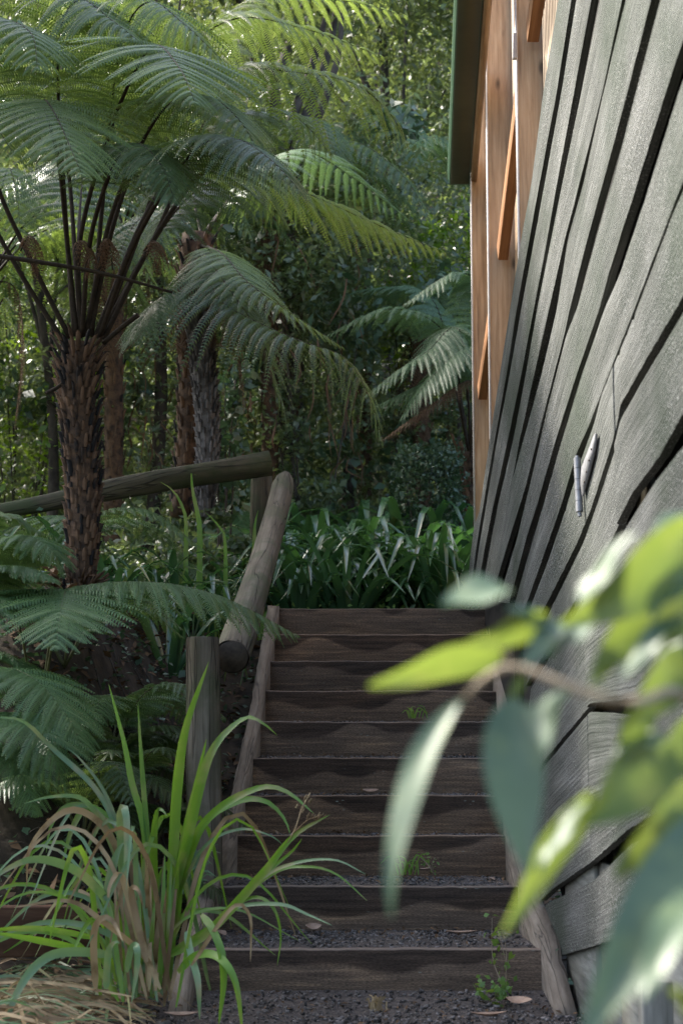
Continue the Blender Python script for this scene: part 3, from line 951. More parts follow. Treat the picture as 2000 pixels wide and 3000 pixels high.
def add_frond(parent, ctrl, mat, stipe_r=.012, stipe_mat='stipe', label=None, **kw):
    me, P = frond_mesh(ctrl, **kw)
    o = link('frond', me, M[mat], parent)
    if label: o['label'] = label
    mb = MB()
    sf_ = kw.get('sf', .4); t_ = np.linspace(0, 1, len(P[::2]))
    mb.tube(P[::2], stipe_r * np.interp(t_, [0, sf_, sf_ + .15, 1], [1, .75, .36, .08]), 7)
    mb.build('stipe', M[stipe_mat], o, True)
    return o


def fern_trunk(parent, base, top, r0, r1, pegs, mat, peg_len=.1, peg_w=.022, flare=0.0, seed=1):
    """tapered trunk armoured with old stalk bases"""
    rg = np.random.default_rng(seed)
    base = np.asarray(base); top = np.asarray(top)
    n = 22
    t = np.linspace(0, 1, n)[:, None]
    P = base * (1 - t) + top * t + np.array([.02, .01, 0]) * np.sin(t * 5)
    rad = r0 + (r1 - r0) * t[:, 0]
    core = MB(); core.tube(P, rad * .86, 14, True, .04, seed)
    # stubs belong to the trunk surface: one mesh
    L = np.linalg.norm(top - base)
    for k in range(pegs):
        h = k / pegs
        az = k * 2.39996 + rg.normal(0, .12)
        c = base * (1 - h) + top * h + np.array([.02, .01, 0]) * math.sin(h * 5)
        r = (r0 + (r1 - r0) * h) * rg.uniform(.86, .98)
        o = np.array([math.cos(az), math.sin(az), 0])
        sdir = np.array([-math.sin(az), math.cos(az), 0])
        out = rg.uniform(.14, .3) + .55 * flare * h ** 4
        d = nrm(np.array([0, 0, 1.0]) + o * out)
        l = peg_len * rg.uniform(.7, 1.25) * (1 + flare * .6 * h ** 3)
        w = peg_w * rg.uniform(.75, 1.2)
        p = c + o * (r - .012)
        q = p + d * l
        nd = nrm(np.cross(sdir, d))
        ring = []
        for pp, ww, tt in ((p, w * .8, .010), (p + d * l * .5, w, .014), (q - d * .008, w * .8, .012), (q, w * .45, .006)):
            ring.append([pp + sdir * ww * .5, pp + nd * tt * -1 + sdir * ww * .3, pp + nd * tt * -1 - sdir * ww * .3, pp - sdir * ww * .5, pp + sdir * ww * .5])
        ring.append([q] * 5)
        rr = np.array(ring)
        # make sure stub faces point outwards
        if ((rr[1, 1] - rr[1, 0]) * o).sum() < 0:
            rr[:, 1:3] = rr[:, 1:3] + o * .026
        core.grid(rr)
    return core.build('trunk', mat, parent)


TF = 7.2
tb = px(222, 1730, TF)
tf = empty('tree_fern', tb, 'tall tree fern with brown stub covered trunk left of the stairs', 'tree fern')
fern_trunk(tf, tb - [0, 0, .15], px(245, 1010, TF), .072, .092, 360, M['fern_trunk'], .056, .022, 1.0, 3)
S3 = lambda *p: [px(*q) for q in p]
main = [
    # two fronds arching at the viewer, tips hanging
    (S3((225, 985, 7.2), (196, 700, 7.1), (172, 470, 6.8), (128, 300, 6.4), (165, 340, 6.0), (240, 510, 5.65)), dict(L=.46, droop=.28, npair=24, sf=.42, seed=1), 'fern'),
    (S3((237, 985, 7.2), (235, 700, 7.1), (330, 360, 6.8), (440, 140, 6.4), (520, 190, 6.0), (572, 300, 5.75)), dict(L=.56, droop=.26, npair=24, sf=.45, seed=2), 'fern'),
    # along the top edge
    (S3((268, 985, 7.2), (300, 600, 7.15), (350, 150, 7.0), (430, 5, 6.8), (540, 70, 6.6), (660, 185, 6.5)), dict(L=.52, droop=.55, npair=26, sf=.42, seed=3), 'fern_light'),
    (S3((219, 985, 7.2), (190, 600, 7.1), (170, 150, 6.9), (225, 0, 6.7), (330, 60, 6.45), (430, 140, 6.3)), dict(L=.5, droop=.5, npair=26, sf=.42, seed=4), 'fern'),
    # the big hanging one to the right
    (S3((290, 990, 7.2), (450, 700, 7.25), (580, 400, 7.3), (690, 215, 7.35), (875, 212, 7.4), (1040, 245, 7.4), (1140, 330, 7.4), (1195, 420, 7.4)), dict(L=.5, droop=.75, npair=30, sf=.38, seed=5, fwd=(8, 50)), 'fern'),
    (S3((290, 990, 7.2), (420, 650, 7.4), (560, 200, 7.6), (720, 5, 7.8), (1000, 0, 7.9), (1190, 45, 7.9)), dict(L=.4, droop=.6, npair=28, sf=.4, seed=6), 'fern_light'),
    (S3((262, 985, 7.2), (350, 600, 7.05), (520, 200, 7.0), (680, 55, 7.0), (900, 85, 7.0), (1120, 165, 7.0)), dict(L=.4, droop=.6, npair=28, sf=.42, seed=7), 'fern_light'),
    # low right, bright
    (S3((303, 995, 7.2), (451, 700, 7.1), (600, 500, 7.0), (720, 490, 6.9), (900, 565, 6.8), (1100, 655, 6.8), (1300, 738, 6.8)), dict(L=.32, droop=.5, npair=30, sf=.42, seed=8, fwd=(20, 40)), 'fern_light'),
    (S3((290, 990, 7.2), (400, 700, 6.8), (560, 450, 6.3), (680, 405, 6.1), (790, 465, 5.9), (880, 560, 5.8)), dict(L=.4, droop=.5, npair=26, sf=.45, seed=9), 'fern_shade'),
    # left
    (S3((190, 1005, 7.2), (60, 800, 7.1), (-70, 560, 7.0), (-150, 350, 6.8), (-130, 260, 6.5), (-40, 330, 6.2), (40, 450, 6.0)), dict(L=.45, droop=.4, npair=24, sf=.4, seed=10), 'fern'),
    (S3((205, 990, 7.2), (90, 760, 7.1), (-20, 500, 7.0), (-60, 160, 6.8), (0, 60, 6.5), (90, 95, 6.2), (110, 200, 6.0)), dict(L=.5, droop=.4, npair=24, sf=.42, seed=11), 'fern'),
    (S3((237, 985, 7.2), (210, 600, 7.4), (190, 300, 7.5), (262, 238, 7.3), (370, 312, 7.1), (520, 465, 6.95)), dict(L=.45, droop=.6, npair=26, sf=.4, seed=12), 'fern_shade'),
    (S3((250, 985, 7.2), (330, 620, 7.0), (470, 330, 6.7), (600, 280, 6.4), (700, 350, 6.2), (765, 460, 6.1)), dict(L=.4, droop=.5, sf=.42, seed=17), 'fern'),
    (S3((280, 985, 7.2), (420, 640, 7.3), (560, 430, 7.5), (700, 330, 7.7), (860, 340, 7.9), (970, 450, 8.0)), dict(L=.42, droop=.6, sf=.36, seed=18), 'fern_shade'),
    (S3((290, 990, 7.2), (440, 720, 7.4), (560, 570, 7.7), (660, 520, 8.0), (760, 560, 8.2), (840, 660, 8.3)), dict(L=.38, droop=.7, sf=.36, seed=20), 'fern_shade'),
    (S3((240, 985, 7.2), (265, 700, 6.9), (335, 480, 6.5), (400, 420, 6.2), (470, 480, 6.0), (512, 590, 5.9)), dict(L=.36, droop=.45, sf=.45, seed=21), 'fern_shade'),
    # away from the viewer
    (S3((235, 985, 7.25), (230, 700, 8.0), (240, 470, 8.6), (210, 380, 9.2), (180, 470, 9.8)), dict(L=.5, droop=.5, npair=24, sf=.35, seed=15), 'fern_shade'),
]
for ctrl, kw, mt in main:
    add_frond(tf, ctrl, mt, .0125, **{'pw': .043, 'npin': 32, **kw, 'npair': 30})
# bare and dead stalks
mb = MB()
mb.tube(smooth_path(S3((303, 1005, 7.15), (352, 962, 7.1), (404, 922, 7.05)), 8), .012, 8)
mb.build('cut_stalk', M['stipe'], tf, True)
mb = MB()
mb.tube(smooth_path(S3((187, 1120, 7.15), (160, 1140, 7.1), (137, 1150, 7.05)), 8), .009, 8)
mb.build('cut_stalk', M['stipe'], tf, True)
for k, c in enumerate((S3((60, 735, 7), (85, 690, 6.95), (105, 720, 6.9), (100, 800, 6.9)), S3((215, 720, 7), (245, 705, 6.95), (262, 745, 6.9), (255, 800, 6.9)), S3((420, 735, 7), (450, 705, 6.95), (470, 730, 6.9), (462, 790, 6.9)), S3((330, 790, 7), (322, 720, 6.95), (310, 700, 6.9), (300, 760, 6.9)))):
    add_frond(tf, c, 'dead_frond', .004, sf=.1, L=.05, npair=16, npin=6, pw=.014, droop=1.4, seed=60 + k)
# skirt of red brown hairs and stalk ends at the base
mb = MB()
for k in range(70):
    a = rng.uniform(0, 6.28); r = rng.uniform(.07, .11)
    c = tb + np.array([math.cos(a) * r, math.sin(a) * r, rng.uniform(-.02, .06)])
    mb.tube([c, c + np.array([math.cos(a) * .04, math.sin(a) * .04, rng.uniform(.0, .05)])], [.007, .003], 5)
mb.build('root_collar', M['dead_frond'], tf)
# the long thin stick leaning across
mb = MB(); mb.tube(smooth_path(S3((-60, 742, 6.9), (100, 765, 6.85), (300, 800, 6.85), (505, 856, 6.85)), 20), np.linspace(.011, .006, 20), 8, True, .05)
tag(mb.build('dead_stick', M['stipe'], None, True), 'long thin dark dead stalk hanging across the tree fern stalks', 'stick')

# second and third tree ferns, behind
tb2 = px(528, 1420, 9.9)
t2 = empty('tree_fern', tb2, 'dark trunked tree fern standing behind the log fence with fronds drooping over the stairs', 'tree fern')
fern_trunk(t2, tb2 - [0, 0, .2], px(590, 690, 9.9), .075, .12, 200, M['fern_trunk'], .07, .026, .6, 8)
sec = [
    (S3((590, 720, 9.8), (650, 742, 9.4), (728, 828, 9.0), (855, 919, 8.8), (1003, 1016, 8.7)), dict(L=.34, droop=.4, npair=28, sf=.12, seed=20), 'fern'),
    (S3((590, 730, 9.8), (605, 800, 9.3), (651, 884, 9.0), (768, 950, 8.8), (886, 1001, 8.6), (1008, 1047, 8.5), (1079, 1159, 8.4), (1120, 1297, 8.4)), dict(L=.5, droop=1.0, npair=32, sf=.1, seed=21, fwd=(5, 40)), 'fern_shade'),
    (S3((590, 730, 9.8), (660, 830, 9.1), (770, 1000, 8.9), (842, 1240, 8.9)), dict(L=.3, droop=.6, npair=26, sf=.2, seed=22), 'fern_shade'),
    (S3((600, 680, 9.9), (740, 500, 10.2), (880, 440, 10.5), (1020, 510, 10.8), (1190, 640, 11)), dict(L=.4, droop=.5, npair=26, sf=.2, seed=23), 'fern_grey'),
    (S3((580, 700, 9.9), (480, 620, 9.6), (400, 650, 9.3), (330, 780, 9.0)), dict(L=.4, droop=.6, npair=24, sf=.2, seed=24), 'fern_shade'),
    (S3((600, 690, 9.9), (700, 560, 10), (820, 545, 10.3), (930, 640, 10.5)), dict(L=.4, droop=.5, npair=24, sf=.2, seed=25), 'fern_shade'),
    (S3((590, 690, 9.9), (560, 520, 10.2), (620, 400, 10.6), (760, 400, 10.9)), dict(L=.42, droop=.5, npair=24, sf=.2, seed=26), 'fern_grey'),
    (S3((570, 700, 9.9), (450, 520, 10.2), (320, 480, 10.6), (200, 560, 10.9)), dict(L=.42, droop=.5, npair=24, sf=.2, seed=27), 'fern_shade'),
]
for ctrl, kw, mt in sec:
    add_frond(t2, ctrl, mt, .012, **{'pw': .045, 'npin': 30, **kw})
for k, c in enumerate((S3((600, 730, 9.75), (640, 780, 9.5), (690, 960, 9.4), (715, 1200, 9.4)), S3((575, 730, 9.75), (555, 800, 9.6), (545, 950, 9.55), (550, 1050, 9.5)), S3((610, 720, 9.7), (640, 830, 9.5), (630, 900, 9.4), (620, 1010, 9.4)))):
    add_frond(t2, c, 'dead_frond', .006, label='dead brown hanging frond', sf=.1, L=.16, npair=22, npin=12, pw=.03, droop=1.2, seed=70 + k)

tb3 = px(600, 1420, 9.5)
t3 = empty('tree_fern', tb3, 'grey scaly trunked tree fern close beside the dark trunk behind the fence', 'tree fern')
fern_trunk(t3, tb3 - [0, 0, .2], px(598, 900, 9.5), .06, .085, 330, M['grey_trunk'], .058, .019, .3, 12)
for k, c in enumerate((S3((598, 910, 9.5), (660, 860, 9.5), (760, 900, 9.5), (800, 1020, 9.5)), S3((598, 910, 9.5), (520, 860, 9.4), (440, 900, 9.3), (380, 1000, 9.2)))):
    add_frond(t3, c, 'fern_shade', .01, sf=.2, L=.3, npair=22, npin=22, pw=.05, droop=.6, seed=80 + k)

# fern by the building
tb4 = px(1382, 1500, 11.6)
t4 = empty('tree_fern', tb4, 'soft grey green tree fern leaning out beside the orange cedar posts', 'tree fern')
fern_trunk(t4, tb4 - [0, 0, .2], px(1376, 1330, 11.6), .085, .1, 90, M['fern_trunk'], .1, .03, .8, 14)
rt = [
    (S3((1376, 1345, 11.6), (1345, 1150, 11.5), (1290, 960, 11.4), (1130, 905, 11.3), (950, 985, 11.2)), dict(L=.32, seed=30)),
    (S3((1376, 1345, 11.6), (1370, 1150, 11.4), (1340, 960, 11.2), (1250, 1030, 11.0), (1165, 1085, 10.9), (1070, 1160, 10.8)), dict(L=.36, seed=31)),
    (S3((1376, 1345, 11.6), (1400, 1100, 11.5), (1420, 860, 11.3), (1330, 800, 11.2), (1185, 890, 11.0)), dict(L=.34, seed=32)),
    (S3((1376, 1345, 11.6), (1385, 1180, 11.3), (1370, 1020, 11.0), (1260, 1110, 10.8), (1175, 1225, 10.7)), dict(L=.34, seed=33)),
    (S3((1376, 1345, 11.6), (1330, 1120, 11.8), (1260, 870, 12), (1080, 850, 12.1), (940, 900, 12.2)), dict(L=.32, seed=34)),
    (S3((1376, 1345, 11.6), (1350, 1200, 11.4), (1330, 1080, 11.2), (1220, 1130, 11.1), (1100, 1190, 11)), dict(L=.34, seed=36)),
    (S3((1376, 1345, 11.6), (1420, 1100, 11.6), (1460, 900, 11.6), (1560, 880, 11.6)), dict(L=.34, seed=35)),
]
for ctrl, kw in rt:
    add_frond(t4, ctrl, 'fern_grey', .011, **{'sf': .4, 'droop': .45, 'npair': 26, 'npin': 26, 'pw': .05, **kw})
add_frond(t4, S3((1376, 1345, 11.5), (1390, 1180, 11.2), (1375, 1115, 11), (1290, 1165, 10.8), (1120, 1288, 10.6)), 'dead_frond', .008, label='dead brown frond pointing down to the left', sf=.4, L=.12, npair=30, npin=12, pw=.025, droop=.8, seed=37, fwd=(35, 60))


def back_fern(x, y, d, yb, nf, size, mat, label, seed):
    rg = np.random.default_rng(seed)
    top = px(x, y, d); b = np.array([top[0] - .05, top[1], float(ground(top[0], top[1])) - .2])
    t = empty('tree_fern', b, label, 'tree fern')
    fern_trunk(t, b, top, .07, .09, 120, M['fern_trunk'], .07, .026, .6, seed)
    for q in range(nf):
        a = q * 6.283 / nf + rg.normal(0, .15); l = size * rg.uniform(.85, 1.15); dv = np.array([math.cos(a), math.sin(a), 0])
        h = rg.uniform(.35, .6)
        c = [top, top + dv * l * .3 + [0, 0, l * h * .75], top + dv * l * .75 + [0, 0, l * h], top + dv * l * 1.2 + [0, 0, l * (h - .35)], top + dv * l * 1.45 + [0, 0, l * (h - .75)]]
        add_frond(t, c, mat, .011, sf=.18, L=.38 * size, npair=24, npin=20, pw=.05 * size, droop=.6, seed=seed * 20 + q)
    for q in range(3):
        a = q * 2.1 + .4; dv = np.array([math.cos(a), math.sin(a), 0])
        add_frond(t, [top, top + dv * .18 + [0, 0, -.05], top + dv * .24 + [0, 0, -.5], top + dv * .2 + [0, 0, -1.0]], 'dead_frond', .006, label='dead brown hanging frond', sf=.1, L=.13, npair=20, npin=10, pw=.03, droop=1.2, seed=seed * 30 + q)


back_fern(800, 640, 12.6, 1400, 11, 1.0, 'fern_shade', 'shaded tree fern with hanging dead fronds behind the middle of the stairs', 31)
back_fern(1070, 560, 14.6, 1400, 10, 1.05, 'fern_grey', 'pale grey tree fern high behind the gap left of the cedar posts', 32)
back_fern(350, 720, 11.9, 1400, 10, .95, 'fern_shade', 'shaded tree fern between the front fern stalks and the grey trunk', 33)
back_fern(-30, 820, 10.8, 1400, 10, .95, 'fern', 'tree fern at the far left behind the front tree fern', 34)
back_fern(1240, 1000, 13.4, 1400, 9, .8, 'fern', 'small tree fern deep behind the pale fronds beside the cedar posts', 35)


# ground ferns on the left bank
def ground_fern(base, fronds, label, seed, mat='bracken', group='ground ferns on the left bank'):
    t = empty('ground_fern', base, label, 'fern', group)
    for k, (c, kw) in enumerate(fronds):
        add_frond(t, c, mat, .006, 'rachis', **{'sf': .3, 'droop': .3, 'npair': 26, 'npin': 26, 'pw': .045, 'L': .3, 'seed': seed + k, 'basew': .9, **kw})
    return t


b = px(120, 2080, 6.4)
ground_fern(b, [
    (S3((120, 2080, 6.4), (150, 1860, 6.3), (195, 1735, 6.1), (420, 1705, 5.95), (640, 1745, 5.9), (870, 1860, 5.85)), dict(L=.26, sharp=2.8, sf=.33, npair=34, droop=.35, pw=.038, fwd=(25, 40), lean=-.1)),
    (S3((120, 2080, 6.4), (160, 1850, 6.2), (190, 1735, 5.95), (178, 1790, 5.6), (165, 1895, 5.4)), dict(L=.34, sf=.45, npair=20, droop=.16, pw=.045)),
    (S3((100, 2080, 6.4), (60, 1850, 6.2), (0, 1740, 6.0), (-60, 1760, 5.7), (-80, 1850, 5.5)), dict(L=.33, sf=.4, npair=22)),
], 'broad ground fern reaching a pale shiny frond over the log handrail', 100)
b = px(-60, 1900, 6.3)
ground_fern(b, [
    (S3((-80, 1900, 6.3), (-60, 1720, 6.2), (-20, 1610, 6.1), (70, 1570, 6.0), (150, 1610, 5.9), (185, 1680, 5.9)), dict(L=.26, npair=28)),
    (S3((-80, 1900, 6.3), (-100, 1680, 6.4), (-60, 1540, 6.4), (30, 1510, 6.4), (120, 1560, 6.4)), dict(L=.26, npair=26)),
    (S3((-80, 1900, 6.3), (-100, 1780, 6.1), (-60, 1680, 5.9), (60, 1660, 5.8), (160, 1700, 5.7)), dict(L=.22, npair=26)),
], 'upright ground fern at the left edge beside the tree fern trunk', 110)
b = px(-30, 2330, 5.6)
ground_fern(b, [
    (S3((-60, 2330, 5.7), (-60, 2100, 5.6), (0, 1965, 5.5), (100, 1990, 5.35), (190, 2090, 5.25), (250, 2200, 5.2)), dict(L=.3, npair=28, sf=.35)),
    (S3((-60, 2330, 5.7), (-50, 2160, 5.5), (10, 2090, 5.3), (100, 2130, 5.15), (160, 2220, 5.1), (200, 2330, 5.1)), dict(L=.3, npair=28, sf=.3)),
    (S3((-80, 2330, 5.7), (-70, 2200, 5.4), (-10, 2190, 5.2), (60, 2260, 5.1), (100, 2380, 5.05)), dict(L=.24, npair=26, sf=.3)),
    (S3((-80, 2330, 5.7), (-120, 2050, 5.7), (-60, 1930, 5.7), (60, 1940, 5.7), (180, 2010, 5.65)), dict(L=.24, npair=26, sf=.3)),
], 'large layered ground fern at the left edge above the grass clump', 120)
b = px(380, 2250, 6.3)
ground_fern(b, [
    (S3((400, 2320, 6.2), (430, 2220, 6.1), (480, 2190, 6.0), (540, 2240, 6.0)), dict(L=.1, npair=18, pw=.02, npin=16)),
    (S3((400, 2320, 6.2), (370, 2230, 6.1), (330, 2200, 6.0), (280, 2250, 6.0)), dict(L=.1, npair=18, pw=.02, npin=16)),
], 'small dark fern in the shade behind the grass clump', 130, 'fern_shade')


for k, (x, y, d, sz, lb) in enumerate(((330, 1860, 6.6, 1.0, 'dark fern hanging on the bank under the pale frond'), (250, 2060, 6.1, .9, 'dark fern low on the bank behind the grass clump'), (440, 2080, 6.5, .7, 'small fern on the bank left of the split front post'), (120, 1420, 8.6, 1.5, 'fern standing left of the trunk below the log fence'), (-40, 1480, 9.2, 1.6, 'fern at the far left edge below the log fence'), (700, 1420, 10.2, 1.2, 'fern behind the top of the handrail beside the rear post'), (950, 1400, 11.6, 1.5, 'low fern behind the strap leaved plants'), (1080, 1400, 12.4, 1.8, 'larger fern behind the strap leaved plants near the ivy shrub'), (840, 1400, 12.6, 1.7, 'fern in the gully behind the handrail top'), (960, 1300, 12.9, 2.2, 'tall light green fern in the gully above the strap leaved plants'), (760, 1320, 12.9, 2.2, 'tall light green fern in the gully above the handrail top'), (1120, 1300, 13.0, 2.2, 'tall light green fern in the gully left of the ivy shrub'), (420, 1500, 9.6, 1.1, 'fern under the log fence right of the tree fern trunk'), (300, 1980, 6.4, .85, 'fern in the middle of the bare bank below the pale frond'), (400, 1940, 6.7, .8, 'fern high on the bank between the trunk foot and the split front post'), (190, 1900, 6.6, .9, 'fern on the bank directly under the tree fern trunk'), (460, 2330, 6.1, .6, 'little fern at the foot of the bank left of the front post'))):
    p = px(x, y, d); p[2] = float(ground(p[0], p[1]))
    fr = []
    rg = np.random.default_rng(400 + k)
    for q in range(6):
        a = q * 1.05 + rg.normal(0, .2) - .4; l = sz * rg.uniform(.36, .5); dv = np.array([math.cos(a), math.sin(a), 0])
        fr.append(([p, p + dv * l * .35 + [0, 0, l * .55], p + dv * l * .8 + [0, 0, l * .65], p + dv * l * 1.25 + [0, 0, l * .35]], dict(L=.17 * sz, npair=20, npin=16, pw=.026 * sz, sf=.25)))
    ground_fern(p, fr, lb, 140 + k * 10, 'bracken' if k % 3 == 0 or sz > 2 else 'fern_shade', 'small ferns under the trees')


# ------------------------------------------------------------------ blades
def blade_geo(ctrl, w, n=18, seed=0, twist=0.0, fold=.25, face=None):
    """arching flat leaf along a path; width w in metres"""
    P = smooth_path(ctrl, n)
    T = nrm(np.gradient(P, axis=0))
    ref = np.array(face if face is not None else (0, -1.0, .25), float)
    S = nrm(np.cross(T, ref[None]))
    N_ = nrm(np.cross(S, T))
    t = np.linspace(0, 1, n)
    ang = twist * t
    S2 = S * np.cos(ang)[:, None] + N_ * np.sin(ang)[:, None]
    N2 = nrm(np.cross(S2, T))
    pr = np.clip(t / .15 + .45, 0, 1) * np.clip((1 - t) / .45, 0, 1) ** .7
    hw = (w / 2 * pr + .0004)[:, None]
    G = np.stack([P - S2 * hw, P - N2 * hw * fold, P + S2 * hw], 1)
    return G


def add_blade(mb, ctrl, w, **kw):
    G = blade_geo(ctrl, w, **kw)
    mb.grid(G)


gb = px(470, 2860, 4.9)
gc = empty('grass_clump', (gb[0], gb[1], ground(gb[0], gb[1])), 'large strappy grass clump, green above dry straw, left foot of the stairs', 'grass')
D = 4.85
green, blue, dry = MB(), MB(), MB()
def tr(mb, w, *pts, tw=0.0, fold=.3):
    add_blade(mb, [px(*p) for p in pts], w * .72, twist=tw, fold=fold, n=22)
k_ = .001
tr(green, .042, (500, 2700, 4.9), (508, 2500, 4.88), (520, 2300, 4.85), (545, 2130, 4.8), (612, 1938, 4.75))
tr(green, .034, (515, 2720, 4.9), (530, 2520, 4.88), (560, 2370, 4.85), (605, 2165, 4.8))
tr(green, .040, (505, 2620, 4.9), (545, 2480, 4.8), (612, 2219, 4.7), (705, 2110, 4.65), (760, 2112, 4.6), (812, 2155, 4.6), tw=.5)
tr(green, .030, (505, 2640, 4.9), (560, 2470, 4.8), (640, 2370, 4.7), (760, 2308, 4.6), (840, 2320, 4.55), (920, 2385, 4.5))
tr(green, .030, (510, 2650, 4.9), (590, 2425, 4.8), (690, 2350, 4.75), (775, 2347, 4.7), (830, 2395, 4.68), (850, 2445, 4.65))
tr(green, .026, (440, 2640, 5.0), (420, 2420, 5.0), (388, 2300, 5.0), (362, 2170, 5.0), (318, 2003, 5.0))
tr(green, .022, (450, 2640, 5.0), (430, 2430, 5.0), (414, 2220, 5.0), (404, 2060, 5.0))
tr(green, .034, (500, 2800, 4.8), (600, 2740, 4.7), (690, 2650, 4.6), (780, 2548, 4.5), (860, 2450, 4.45), (965, 2388, 4.4))
tr(green, .022, (500, 2790, 4.8), (640, 2700, 4.7), (760, 2575, 4.6), (850, 2500, 4.55), (884, 2458, 4.5))
tr(blue, .012, (620, 2720, 4.7), (760, 2580, 4.6), (860, 2530, 4.5), (980, 2520, 4.4), (1070, 2562, 4.35))
tr(green, .011, (640, 2690, 4.7), (800, 2560, 4.6), (900, 2540, 4.5), (985, 2562, 4.45), (1075, 2640, 4.4))
tr(blue, .014, (600, 2730, 4.7), (690, 2660, 4.65), (820, 2650, 4.55), (900, 2680, 4.5), (972, 2712, 4.45))
tr(green, .011, (640, 2690, 4.7), (740, 2630, 4.65), (800, 2660, 4.6), (822, 2740, 4.6), (812, 2830, 4.6))
tr(blue, .012, (520, 2620, 4.9), (600, 2480, 4.8), (700, 2430, 4.75), (790, 2448, 4.7), (830, 2478, 4.7))
tr(blue, .034, (340, 2700, 4.9), (306, 2630, 4.8), (220, 2550, 4.7), (102, 2518, 4.6), (0, 2560, 4.5), (-60, 2620, 4.5))
tr(dry, .026, (370, 2600, 5.0), (332, 2465, 4.95), (255, 2384, 4.9), (178, 2384, 4.85), (90, 2480, 4.8), (78, 2600, 4.8), tw=.4)
tr(blue, .020, (360, 2560, 5.0), (300, 2420, 4.95), (240, 2340, 4.9), (150, 2335, 4.85), (70, 2355, 4.8))
tr(green, .022, (380, 2500, 5.1), (300, 2380, 5.1), (200, 2360, 5.1), (150, 2420, 5.1), (135, 2500, 5.1))
tr(green, .026, (330, 2440, 5.15), (260, 2370, 5.1), (215, 2420, 5.1), (182, 2530, 5.1))
tr(blue, .022, (390, 2560, 5.1), (330, 2400, 5.1), (270, 2300, 5.1), (150, 2190, 5.1), (60, 2110, 5.05), (-60, 2105, 5.0))
tr(blue, .016, (390, 2540, 5.1), (310, 2330, 5.1), (240, 2230, 5.1), (195, 2190, 5.1))
tr(blue, .030, (365, 2680, 4.9), (356, 2520, 4.85), (352, 2400, 4.8), (356, 2366, 4.77), (366, 2372, 4.74), (372, 2450, 4.72), (362, 2660, 4.7))
tr(green, .030, (455, 2640, 4.95), (450, 2480, 4.9), (458, 2385, 4.87), (472, 2372, 4.84), (490, 2392, 4.82))
tr(blue, .036, (310, 2640, 4.8), (330, 2540, 4.8), (352, 2480, 4.8), (366, 2470, 4.8))
tr(blue, .034, (330, 2800, 4.7), (240, 2790, 4.65), (150, 2800, 4.6), (80, 2860, 4.55), (30, 2960, 4.5), (20, 3060, 4.5))
tr(green, .026, (300, 2800, 4.75), (180, 2770, 4.7), (80, 2750, 4.65), (-40, 2730, 4.6))
tr(green, .022, (280, 2750, 4.8), (150, 2725, 4.75), (40, 2722, 4.7), (-50, 2730, 4.6))
tr(green, .028, (590, 2680, 4.6), (620, 2720, 4.55), (648, 2790, 4.5), (655, 2880, 4.5), (640, 3010, 4.5), tw=.3)
tr(green, .030, (520, 2850, 4.7), (575, 2800, 4.6), (640, 2805, 4.5), (690, 2880, 4.45), (712, 3040, 4.45), tw=.3)
tr(blue, .026, (545, 2730, 4.7), (560, 2800, 4.65), (580, 2880, 4.6), (585, 2990, 4.6))
tr(blue, .024, (370, 2850, 4.6), (385, 2780, 4.55), (400, 2775, 4.5), (402, 2830, 4.5), (385, 2940, 4.5))
tr(blue, .026, (310, 2900, 4.6), (318, 2790, 4.55), (340, 2760, 4.5), (352, 2768, 4.5))
tr(dry, .026, (420, 2800, 4.7), (380, 2640, 4.7), (350, 2560, 4.68), (320, 2600, 4.65), (318, 2660, 4.65))
tr(dry, .026, (430, 2820, 4.65), (385, 2620, 4.65), (405, 2610, 4.6), (420, 2660, 4.6))
tr(dry, .026, (280, 2900, 4.65), (275, 2740, 4.6), (300, 2690, 4.55), (330, 2700, 4.55), (360, 2760, 4.5))
tr(dry, .020, (470, 2900, 4.7), (420, 2800, 4.7), (300, 2700, 4.6), (200, 2640, 4.6), (40, 2660, 4.6))
tr(dry, .014, (560, 2830, 4.6), (680, 2660, 4.5), (730, 2680, 4.5), (735, 2760, 4.5), (733, 2820, 4.5))
# stalk sheaths in the middle of the clump
for k in range(28):
    x0 = rng.normal(430, 36); x1 = x0 + (x0 - 430) * .6 + rng.normal(0, 12)
    tr(dry if k % 3 else green, rng.uniform(.012, .022), (x0, 2900 + rng.normal(0, 20), 4.85 + rng.normal(0, .06)), ((x0 + x1) / 2, 2740, 4.85 + rng.normal(0, .05)), (x1, rng.uniform(2450, 2640), 4.85 + rng.normal(0, .08)))
# arching filler, greens and straw
for k in range(36):
    a = rng.uniform(math.pi * .55, math.pi * 1.5) if k % 4 else rng.uniform(-.6, 2)
    L_ = rng.uniform(.3, .62)
    d_ = np.array([math.cos(a), math.sin(a) * .8, 0])
    p0 = np.array([gb[0] - .06 + rng.normal(0, .07), gb[1] + rng.normal(0, .08), .1])
    h_ = rng.uniform(.18, .55)
    mbx = (green, blue, dry)[rng.choice(3, p=[.42, .42, .16])]
    add_blade(mbx, [p0, p0 + d_ * L_ * .25 + [0, 0, h_ * .8], p0 + d_ * L_ * .6 + [0, 0, h_], p0 + d_ * L_ + [0, 0, h_ * rng.uniform(.2, .7)]], rng.uniform(.008, .017), twist=rng.normal(0, .4))
green.build('green_blades', M['blade'], gc, True)
blue.build('blue_green_blades', M['blade_blue'], gc, True)
dry.build('dry_blades', M['dry'], gc, True)
